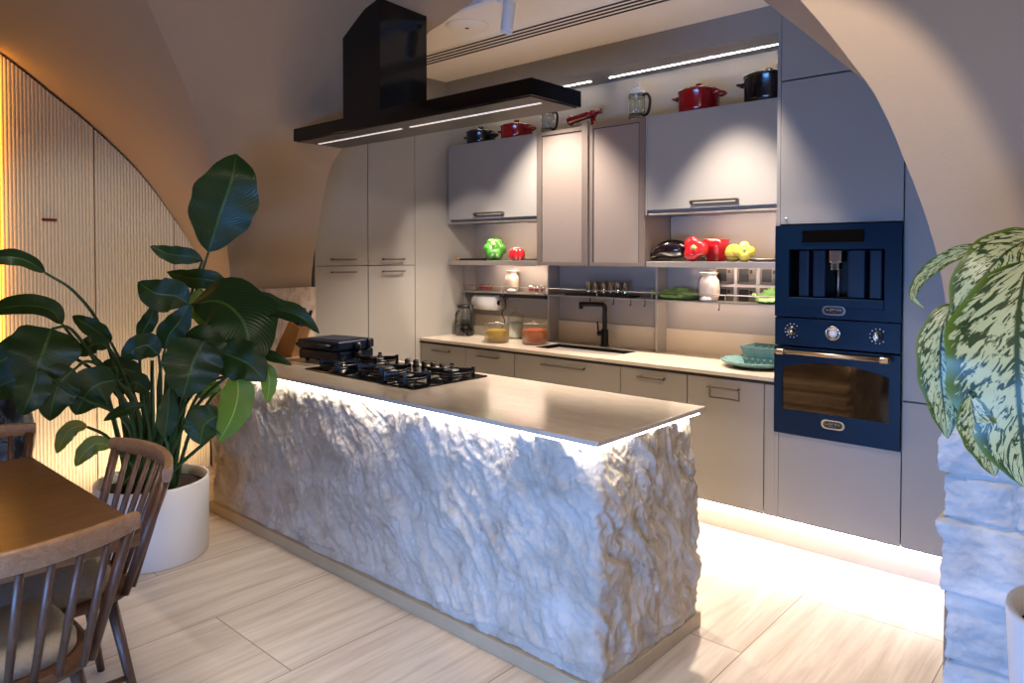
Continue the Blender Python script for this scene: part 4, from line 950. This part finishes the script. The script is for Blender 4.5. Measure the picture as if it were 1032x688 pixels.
def ringsq(w, z): return [Vector((bx+sx*w, by+sy*w, bz+z)) for sx, sy in ((-1, -1), (1, -1), (1, 1), (-1, 1), (-1, -1))]
q.grid([ringsq(w, z) for w, z in ((.082, 0), (.094, .05), (.088, .053), (.098, .10), (.104, .104), (.104, .112), (.098, .112), (.088, .06), (.078, .012))], False); q.add([p for p in ringsq(.082, .0)[:4]], [(3, 2, 1, 0)]); q.add([p for p in ringsq(.078, .012)[:4]], [(0, 1, 2, 3)])
q.build('body', M['teal'], t); q = MB()
for side in range(4):
    m = Matrix.Translation((bx, by, bz)) @ Matrix.Rotation(side*PI/2, 4, 'Z')
    for row in range(5):
        for c in range(9):
            if (row+c) % 2 == 0: continue
            z = .012+.019*row; wv = .084+.010*(z/.05 if z < .05 else (z-.05)/.05); q.box(-.078+.0175*c, -.078+.0175*c+.016, -wv-.005, -wv+.004, z, z+.015, .003, m, 1)
q.build('weave', M['teal'], t)
# ================================================================== dining table, chairs, vase
TBX0, TBX1, TBY1, TBY0 = -3.235, -2.165, .82, -.95
t = thing('dining_table', 'brown oak rectangular dining table in the foreground corner', 'table', ((TBX0+TBX1)/2, (TBY0+TBY1)/2, 0))
MB().box(TBX0, TBX1, TBY0, TBY1, .728, .75, .004).build('tabletop', M['tabletop'], t)
MB().box(TBX0+.004, TBX1-.004, TBY0+.004, TBY1-.004, .690, .7275, .003).build('apron', M['tableedge'], t)
for sx in (TBX0+.12, TBX1-.12):
    for sy in (TBY0+.25, TBY1-.45): MB().lathe([(.020, 0), (.032, .69)], 16, (sx, sy, 0)).build('leg', M['chairwood'], t)
def make_chair(name, label):
    t = thing(name, label, 'chair', (0, 0, 0), 'spindle-back chairs around the table')
    def outline(s, n=40):
        P = []
        for i in range(n):
            a = 2*PI*i/n; c, q = math.cos(a), math.sin(a); f = lambda v, e: math.copysign(abs(v)**e, v)
            P.append((s*(.235+.018*(q > 0)*q)*f(c, .62), s*.225*f(q, .62)))
        return P
    def slab(s, z0, z1, b):
        q = MB(); P = [outline(s-.04, 40), outline(s, 40), outline(s, 40), outline(s-.05, 40)]
        zs = [z0, z0+b, z1-b, z1]; q.grid([[Vector((x, y, z)) for x, y in P[i]+P[i][:1]] for i, z in enumerate(zs)])
        q.add([(x, y, z0) for x, y in P[0]], [tuple(range(39, -1, -1))]); q.add([(x, y, z1) for x, y in P[3]], [tuple(range(40))]); return q
    slab(1.0, .425, .452, .006).build('seat', M['chairwood'], t)
    q = MB(); zs = [(.97, .452), (1.0, .462), (1.0, .482), (.95, .497), (.80, .505), (.4, .509), (.02, .510)]
    q.grid([[Vector((x, y, z)) for x, y in (lambda P: P+P[:1])(outline(s*.86))] for s, z in zs]); q.v = [p+Vector((0, .018, 0)) for p in q.v]; q.build('cushion', M['fabric'], t)
    for sx in (-1, 1):
        MB().tube([(sx*.17, .15, .43), (sx*.215, .20, 0)], [.018, .0125], 12).build('leg', M['chairwood'], t)
        MB().tube([(sx*.17, -.14, .43), (sx*.225, -.215, 0)], [.018, .0125], 12).build('leg', M['chairwood'], t)
        MB().tube([(sx*.198, .178, .17), (sx*.205, -.185, .17)], .0095, 10).build('stretcher', M['chairwood'], t)
    MB().tube([(-.20, 0, .17), (.20, 0, .17)], .0095, 10).build('stretcher', M['chairwood'], t)
    # curved crest rail on outer posts and spindles
    def arc(u, z):                                       # u in -1..1 ; leaning back with height
        lean = (z-.45)*.22; z = z+.018*(z > .7); return Vector((.275*u*(1+.06*(z-.45)), -.20-lean-.075*(1-u*u)*(.4+.6*(z-.45)/.38), z))
    q = MB(); rows = []
    for i in range(25):
        u = -1+2*i/24; c = arc(u, .80); tt = (arc(min(1, u+.05), .80)-arc(max(-1, u-.05), .80)).normalized(); nn = Vector((-tt.y, tt.x, 0))
        hw, ht = .0135, .029-.006*abs(u)**3; ring = []
        for k in range(12):
            a = 2*PI*k/12; ca, sa = math.cos(a), math.sin(a); f = lambda v: math.copysign(abs(v)**.45, v)
            ring.append(c+nn*hw*f(ca)+Vector((0, 0, ht*f(sa))))
        rows.append(ring+ring[:1])
    q.grid(rows); q.add(rows[0][:12], [tuple(range(12))]); q.add(rows[-1][:12], [tuple(range(11, -1, -1))]); q.build('crest_rail', M['chairrail'], t)
    for u in (-.93, .93):
        b = Vector((.20*(1 if u > 0 else -1), -.175, .44)); MB().tube([b, b.lerp(arc(u, .785), .5), arc(u, .785)], [.013, .0145, .016], 12).build('post', M['chairwood'], t)
    for i in range(7):
        u = -.72+1.44*i/6; b = Vector((.165*u/.70, -.207-.004*(1-abs(u)), .445)); MB().tube([b, b.lerp(arc(u, .78), .5), arc(u, .78)], [.009, .011, .009], 10).build('spindle', M['chairwood'], t)
    q = MB(); q.tube([Vector((.215*math.sin(a)*1.0, -.03-.19*math.cos(a)-.0, .438)) for a in [(-1.25+2.5*i/16) for i in range(17)]], .014, 10); q.build('seat_rim', M['chairwood'], t)
    return t
ch = make_chair('dining_chair', 'nearest spindle-back wooden chair, its back to the viewer at the table end')
ch.location = (-2.30, .47, 0); ch.rotation_euler.z = PI/2+.0        # faces -X
c2 = copy_tree(ch); c2.location = (-2.66, .71, 0); c2.rotation_euler.z = PI-.06; c2['label'] = 'spindle-back wooden chair between the table and the white planter'
c3 = copy_tree(ch); c3.location = (-3.135, .60, 0); c3.rotation_euler.z = -PI/2; c3['label'] = 'far spindle-back wooden chair in front of the dark blue patterned vase'
v = thing('floor_vase', 'large dark blue patterned floor vase behind the far chair', 'vase', (-3.93, .83, 0))
k = NT('blue and navy swirl glaze'); f = k.noise(k.obj(), 7, 3, .5, 1.2); k.set(Base_Color=k.ramp(f, [(.42, '#10151f'), (.48, '#2a3a52'), (.56, '#5b6b80'), (.6, '#161d2b')]), Roughness=.35); M['vase'] = k.m
MB().lathe([(.10, 0), (.11, .01), (.12, .35), (.15, .52), (.175, .64), (.180, .72), (.165, .81), (.12, .88), (.08, .91), (.085, .94), (.075, .94)], 48, (-3.93, .83, 0)).build('body', M['vase'], v)
MB().lathe([(.083, .938), (.09, .945), (.083, .952), (.072, .945)], 40, (-3.93, .83, 0), False, False).build('rim', M['vase'], v)
# ================================================================== plants
def leaf_mesh(path, hw, nrm, fold=.35, wave=.07, tipw=.9, nl=22, nw=8, peak=.42, curl=0):
    P = spline(path, 8); L = [0]
    for a, b in zip(P, P[1:]): L.append(L[-1]+(b-a).length)
    def pt(u):
        d = u*L[-1]
        for i in range(len(L)-1):
            if d <= L[i+1] or i == len(L)-2: return P[i].lerp(P[i+1], (d-L[i])/max(1e-6, L[i+1]-L[i]))
    mb = MB(); uvs = []; rows = []; sd = random.random()*50
    for i in range(nl+1):
        u = i/nl; c = pt(u); tg = (pt(min(1, u+.02))-pt(max(0, u-.02))).normalized(); n = Vector(nrm); n = (n-tg*n.dot(tg)).normalized(); b = tg.cross(n)
        e = math.log(.5)/math.log(peak); w = hw*max(.0, math.sin(PI*min(1, max(0, u))**e))**.75+hw*.015; row = []
        for j in range(2*nw+1):
            q = j/nw-1; aq = abs(q)
            h = fold*aq*w*.55 - curl*aq*aq*w + wave*w*aq*math.sin(u*17+sd+(3 if q > 0 else 0))+.12*wave*w*math.sin(u*60)*aq
            row.append(c+b*(q*w*(1-.03*math.sin(u*23+sd)*aq*wave*20))+n*h); uvs.append(((q+1)/2, u))
        rows.append(row)
    mb.grid(rows); return mb, uvs
def add_uv(o, uvs):
    l = o.data.uv_layers.new(name='UVMap')
    for lp in o.data.loops: l.data[lp.index].uv = uvs[lp.vertex_index]
def leaf(root, name, pix, hwpx, m, tilt=(0, 0, 0), **kw):
    path = [at(*p) for p in pix]; d = sum(p[2] for p in pix)/len(pix)
    nrm = (EYE-path[len(path)//2]).normalized()+Vector(tilt)
    mb, uvs = leaf_mesh(path, hwpx*d/FPX, nrm, **kw); o = mb.build(name, m, root); add_uv(o, uvs); return path
PX_, PY_ = -3.82, 1.50
pl = thing('potted_plant', 'tall broad-leaved green houseplant in a white cylindrical planter by the island', 'plant', (PX_, PY_, 0))
MB().lathe([(.255, 0), (.262, .006), (.268, .38), (.266, .388), (.256, .388), (.252, .35), (.25, .02)], 64, (PX_, PY_, 0), True, False).build('pot', M['pot'], pl)
MB().lathe([(.252, .335), (.18, .345), (.003, .352)], 40, (PX_, PY_, 0)).build('soil', M['soil'], pl)
def stalk(root, a, r, base, mid, r0=.011, r1=.006, z0=.34, cx_=PX_, cy_=PY_):
    p0 = Vector((cx_+r*math.cos(a), cy_+r*math.sin(a), z0)); mb = MB(); P = spline([p0]+list(mid)+[base], 7); n = len(P)
    mb.tube(P, [r0+(r1-r0)*i/(n-1) for i in range(n)], 8); mb.build('stalk', M['stem'], root)
G, Y2, Y3 = M['leaf'], M['leaf2'], M['leaf3']
LV = [  # path in (px, px, depth), half width px, material, stalk (angle, radius, via points), extra
 ([(210, 254, 3.72), (222, 215, 3.70), (234, 180, 3.68), (238, 155, 3.72)], 31, G, (1.0, .05, [(178, 380, 3.7), (196, 300, 3.72)]), dict(fold=.25, tilt=(.3, 0, .2), peak=.5)),
 ([(46, 275, 3.45), (26, 262, 3.4), (2, 259, 3.35), (-40, 268, 3.3)], 8, G, (3.6, .1, [(125, 410, 3.55), (104, 335, 3.52), (76, 295, 3.48)]), dict(fold=.8, wave=.1)),
 ([(63, 327, 3.35), (50, 312, 3.33), (20, 308, 3.3), (-25, 316, 3.3)], 12, G, (3.9, .1, [(140, 420, 3.5), (105, 370, 3.45), (78, 345, 3.4)]), dict(fold=.5, wave=.05, tilt=(0, 0, .6))),
 ([(52, 331, 3.2), (45, 350, 3.15), (37, 372, 3.12), (30, 398, 3.12)], 31, G, (4.1, .12, [(135, 425, 3.45), (100, 370, 3.35), (72, 332, 3.25)]), dict(fold=.15, peak=.28)),
 ([(52, 355, 3.3), (30, 352, 3.25), (8, 360, 3.2), (-15, 375, 3.2)], 18, G, (4.0, .1, [(135, 425, 3.45), (90, 370, 3.35)]), dict(wave=.06)),
 ([(40, 385, 3.15), (28, 380, 3.12), (8, 385, 3.1), (-20, 400, 3.1)], 17, G, (4.3, .1, [(130, 430, 3.4), (80, 395, 3.25)]), dict(wave=.06)),
 ([(75, 372, 3.2), (62, 384, 3.17), (54, 402, 3.15), (50, 424, 3.15)], 20, G, (4.3, .13, [(135, 430, 3.4), (105, 375, 3.3), (88, 364, 3.25)]), dict(peak=.35)),
 ([(38, 372, 3.1), (34, 388, 3.08), (28, 405, 3.06), (22, 418, 3.06)], 16, G, (4.3, .12, [(135, 430, 3.4), (80, 400, 3.2)]), dict(peak=.4)),
 ([(118, 383, 3.3), (102, 386, 3.27), (88, 396, 3.25), (76, 418, 3.25)], 20, G, (4.5, .14, [(142, 440, 3.45), (134, 400, 3.35)]), dict(peak=.4, fold=.3)),
 ([(110, 350, 3.4), (98, 346, 3.38), (84, 352, 3.36), (70, 352, 3.36)], 10, G, (3.8, .1, [(138, 420, 3.5), (120, 368, 3.43)]), dict(tilt=(0, 0, .5))),
 ([(112, 345, 3.45), (100, 335, 3.43), (86, 326, 3.4), (73, 318, 3.4)], 9, G, (3.8, .08, [(140, 420, 3.5), (124, 370, 3.48)]), dict(fold=.7)),
 ([(88, 430, 3.35), (76, 430, 3.33), (66, 438, 3.32), (57, 457, 3.32)], 8, Y3, (4.2, .16, [(130, 465, 3.5), (108, 440, 3.4)]), dict(fold=.4)),
 ([(112, 450, 3.35), (98, 447, 3.33), (86, 455, 3.32), (76, 470, 3.32)], 9, Y3, (4.4, .16, [(135, 475, 3.48), (122, 458, 3.4)]), dict(fold=.4)),
 ([(146, 408, 3.3), (134, 410, 3.28), (118, 416, 3.27), (104, 424, 3.27)], 6, G, (4.6, .12, [(150, 450, 3.42)]), dict(tilt=(0, 0, .4))),
 ([(204, 262, 3.75), (190, 258, 3.73), (172, 256, 3.72), (151, 248, 3.72)], 9, G, (1.4, .06, [(176, 380, 3.7), (192, 300, 3.74)]), dict(wave=.08)),
 ([(232, 290, 3.7), (212, 282, 3.7), (190, 280, 3.7), (168, 274, 3.72)], 10, G, (1.2, .08, [(185, 390, 3.7), (210, 320, 3.72)]), dict(wave=.08)),
 ([(190, 306, 3.55), (176, 298, 3.53), (158, 296, 3.5), (139, 284, 3.5)], 17, G, (.8, .05, [(168, 400, 3.6), (180, 340, 3.58)]), dict(wave=.05)),
 ([(142, 342, 3.55), (145, 332, 3.55), (151, 322, 3.55), (157, 305, 3.57)], 8, G, (2.5, .1, [(145, 420, 3.6), (141, 370, 3.57)]), dict(fold=.4)),
 ([(194, 306, 3.55), (222, 304, 3.5), (244, 322, 3.46), (252, 350, 3.44), (250, 368, 3.44)], 36, G, (.2, .06, [(170, 410, 3.6), (178, 345, 3.58)]), dict(fold=.12, peak=.5, curl=.15, tilt=(0, 0, .4))),
 ([(222, 318, 3.6), (252, 308, 3.56), (280, 312, 3.55), (304, 320, 3.55), (322, 336, 3.55)], 13, G, (.4, .09, [(180, 400, 3.62), (195, 345, 3.6)]), dict(fold=.5, wave=.12, tilt=(0, 0, .6))),
 ([(216, 352, 3.4), (232, 358, 3.38), (252, 368, 3.36), (268, 384, 3.36)], 21, G, (6.0, .1, [(178, 425, 3.5), (195, 380, 3.45)]), dict(fold=.2, curl=.2)),
 ([(246, 360, 3.5), (262, 356, 3.5), (280, 361, 3.5), (294, 368, 3.5)], 6, G, (.1, .1, [(180, 420, 3.55), (215, 375, 3.5)]), dict(fold=.4)),
 ([(238, 376, 3.4), (240, 396, 3.38), (234, 420, 3.37), (220, 446, 3.37)], 16, Y2, (5.8, .1, [(180, 440, 3.5), (205, 390, 3.42)]), dict(fold=.3, peak=.38)),
 ([(224, 418, 3.38), (215, 421, 3.36), (205, 430, 3.35), (202, 448, 3.35)], 19, G, (5.6, .14, [(190, 460, 3.45), (218, 435, 3.4)]), dict(fold=.2, peak=.45, curl=.2)),
 ([(268, 366, 3.4), (271, 378, 3.39), (271, 392, 3.38), (269, 406, 3.38)], 8, Y2, (6.1, .1, [(190, 420, 3.48), (238, 372, 3.42)]), dict(fold=.3)),
 ([(206, 344, 3.35), (196, 362, 3.32), (190, 380, 3.3), (184, 402, 3.3)], 28, G, (5.2, .08, [(168, 430, 3.45), (185, 375, 3.4)]), dict(fold=.25, peak=.35)),
 ([(166, 352, 3.45), (170, 338, 3.45), (180, 325, 3.45), (192, 306, 3.46)], 13, G, (4.0, .05, [(158, 430, 3.5), (160, 385, 3.47)]), dict(fold=.3)),
 ([(182, 345, 3.4), (200, 348, 3.37), (212, 358, 3.36), (222, 376, 3.36)], 22, G, (5.0, .06, [(165, 425, 3.48), (172, 375, 3.43)]), dict(fold=.15, curl=.2)),
 ([(160, 358, 3.42), (148, 348, 3.4), (136, 352, 3.38), (122, 360, 3.38)], 13, G, (4.4, .08, [(158, 430, 3.48), (162, 385, 3.45)]), dict(wave=.06)),
 ([(166, 440, 3.35), (168, 425, 3.35), (170, 408, 3.35), (171, 390, 3.36)], 10, G, (4.7, .12, [(166, 460, 3.4)]), dict(fold=.5)),
 ([(222, 392, 3.5), (212, 390, 3.48), (206, 396, 3.47), (198, 400, 3.47)], 7, Y2, (.6, .12, [(190, 440, 3.55), (210, 405, 3.52)]), dict()),
 ([(142, 378, 3.5), (128, 372, 3.48), (114, 370, 3.46), (98, 374, 3.46)], 11, G, (3.4, .1, [(145, 430, 3.52)]), dict(wave=.08)),
 ([(208, 330, 3.62), (206, 318, 3.63), (200, 305, 3.64), (202, 290, 3.66)], 12, Y2, (1.0, .08, [(180, 410, 3.62), (198, 360, 3.62)]), dict(fold=.4)),
 ([(150, 395, 3.5), (138, 385, 3.48), (130, 388, 3.47), (118, 396, 3.47)], 10, G, (3.0, .08, [(150, 430, 3.52)]), dict()),
]
for pix, hw, m, (a, r, via), kw in LV:
    kw = dict(kw); tl = kw.pop('tilt', (0, 0, 0)); path = leaf(pl, 'leaf', pix, hw, m, tl, **kw)
    stalk(pl, a, r, path[0], [at(*q) for q in via])
for i in range(14):
    a = i*2.4; r = .03+.1*random.random(); x = PX_+r*math.cos(a); y = PY_+r*math.sin(a)
    MB().tube(spline([(x, y, .34), (x+.05*math.cos(a), y+.05*math.sin(a), .6), (PX_+(r+.10)*math.cos(a), PY_+(r+.10)*math.sin(a), .78+.25*random.random())], 6), [.017-.0006*j for j in range(13)], 8).build('stalk', M['stem'], pl)
# ---- dieffenbachia on the right
QX, QY = -.055, 2.06
dp = thing('potted_plant', 'white-speckled green leafy plant in the right foreground with a tall white pot', 'plant', (QX, QY, 0))
MB().lathe([(.16, 0), (.168, .008), (.205, .70), (.203, .712), (.193, .712), (.188, .66), (.155, .02)], 56, (QX, QY, 0), True, False).build('pot', M['pot'], dp)
MB().lathe([(.187, .65), (.1, .665), (.003, .67)], 36, (QX, QY, 0)).build('soil', M['soil'], dp)
DV = [
 ([(1036, 262, 1.50), (1026, 320, 1.46), (1026, 390, 1.45), (1034, 492, 1.47)], 62, 'big', dict(fold=.15, peak=.46, curl=.1)),
 ([(962, 306, 1.56), (950, 330, 1.55), (948, 375, 1.55), (955, 442, 1.57)], 21, 'narrow', dict(fold=.2, peak=.42)),
 ([(1000, 246, 1.62), (962, 256, 1.64), (932, 276, 1.66), (920, 298, 1.66), (932, 311, 1.65)], 7, 'curled', dict(fold=.7, wave=.06)),
 ([(1046, 236, 1.55), (1012, 256, 1.53), (984, 292, 1.53), (968, 352, 1.55)], 26, 'upper', dict(fold=.25, peak=.4, tilt=(0, 0, .3))),
 ([(978, 398, 1.50), (984, 428, 1.5), (994, 455, 1.5), (1003, 480, 1.5)], 17, 'lower', dict(fold=.3)),
 ([(1075, 300, 1.5), (1090, 340, 1.48), (1098, 390, 1.48), (1095, 440, 1.5)], 40, 'side', dict(fold=.2)),
]
for pix, hw, nm, kw in DV:
    kw = dict(kw); tl = kw.pop('tilt', (0, 0, 0)); path = leaf(dp, 'leaf', pix, hw, M['dieff'], tl, nl=30, nw=10, **kw)
    b = path[0]; c = Vector((QX+.04*random.uniform(-1, 1), QY+.04*random.uniform(-1, 1), 1.15))
    MB().tube(spline([(c.x, c.y, .66), c, c.lerp(b, .5)+Vector((0, 0, .10)), b], 6), [.016-.0004*j for j in range(19)], 10).build('stalk', M['stem'], dp)
MB().tube([(QX, QY, .66), (QX+.01, QY, 1.0), (QX, QY+.01, 1.35)], [.02, .018, .012], 10).build('stalk', M['stem'], dp)
# ================================================================== light
sc = bpy.context.scene
def area(name, loc, to, sx, sy, e, col, spread=PI):
    l = bpy.data.lights.new(name, 'AREA'); l.shape = 'RECTANGLE'; l.size = sx; l.size_y = sy; l.energy = e; l.color = col; l.spread = spread
    o = bpy.data.objects.new(name, l); C.objects.link(o); o.location = loc
    o.rotation_euler = (Vector(to)-Vector(loc)).to_track_quat('-Z', 'Y').to_euler(); return o
def spot(name, loc, to, e, deg, blend, col, r=.03):
    l = bpy.data.lights.new(name, 'SPOT'); l.energy = e; l.spot_size = math.radians(deg); l.spot_blend = blend; l.color = col; l.shadow_soft_size = r
    o = bpy.data.objects.new(name, l); C.objects.link(o); o.location = loc
    o.rotation_euler = (Vector(to)-Vector(loc)).to_track_quat('-Z', 'Y').to_euler(); return o
WARM = (1, .87, .75); BLUE = (.15, .40, 1)
area('window_daylight', (-1.0, -1.27, .48), (-1.5, 2, .38), 2.3, .7, 74, BLUE, math.radians(120))
for x, dg, e in ((-1.83, 68, 380), (-3.10, 88, 380)): spot('ceiling_downlight', (x, 3.58, 2.90), (x, 3.58, 0), e, dg, .6, WARM, .03)
spot('track_spot', (-2.95, 2.86, 2.80), (-4.3, 4.08, 1.25), 115, 31, .5, WARM, .02)
# dining-side lamps: added fills and the arch spot
spot('dining_floor_fill', (-1.9, .4, 2.85), (-2.3, .5, 0), 120, 74, .5, (1, .90, .80), .35)  # added spot that brightens the floor, no fitting behind it
spot('arch_downlight', (-.75, 1.6, 2.9), (-1.1, 2.5, 1.5), 78, 59, .10, (1, .85, .68), .04)
l = bpy.data.lights.new('dining_ambient_fill', 'POINT'); l.energy = 85; l.color = (1, .88, .74); l.shadow_soft_size = .15
o = bpy.data.objects.new('dining_ambient_fill', l); C.objects.link(o); o.location = (.9, -.3, 2.7)  # added point fill, raises ambient light on the plaster
spot('panel_fill', (-3.0, .5, 2.8), (-5.1, 1.75, 1.15), 80, 46, .8, (1, .92, .83), .08)  # added spot to lift the fluted panels
area('panel_uplight', (-4.75, 1.75, .06), (-5.06, 1.75, .9), 1.0, .06, 11, (1, .74, .42))
wd = bpy.data.worlds.new('world'); sc.world = wd; wd.use_nodes = True
wd.node_tree.nodes['Background'].inputs[0].default_value = (.30, .52, 1, 1); wd.node_tree.nodes['Background'].inputs[1].default_value = 1.2
sc.view_settings.view_transform = 'Standard'; sc.view_settings.look = 'None'; sc.view_settings.gamma = 1; sc.view_settings.use_curve_mapping = False
sc.view_settings.exposure = 0.12
sc.cycles.use_denoising = True; sc.cycles.max_bounces = 8; sc.cycles.diffuse_bounces = 4; sc.cycles.transparent_max_bounces = 16
sc.cycles.sample_clamp_indirect = 4
sc.cycles.caustics_reflective = False; sc.cycles.caustics_refractive = False
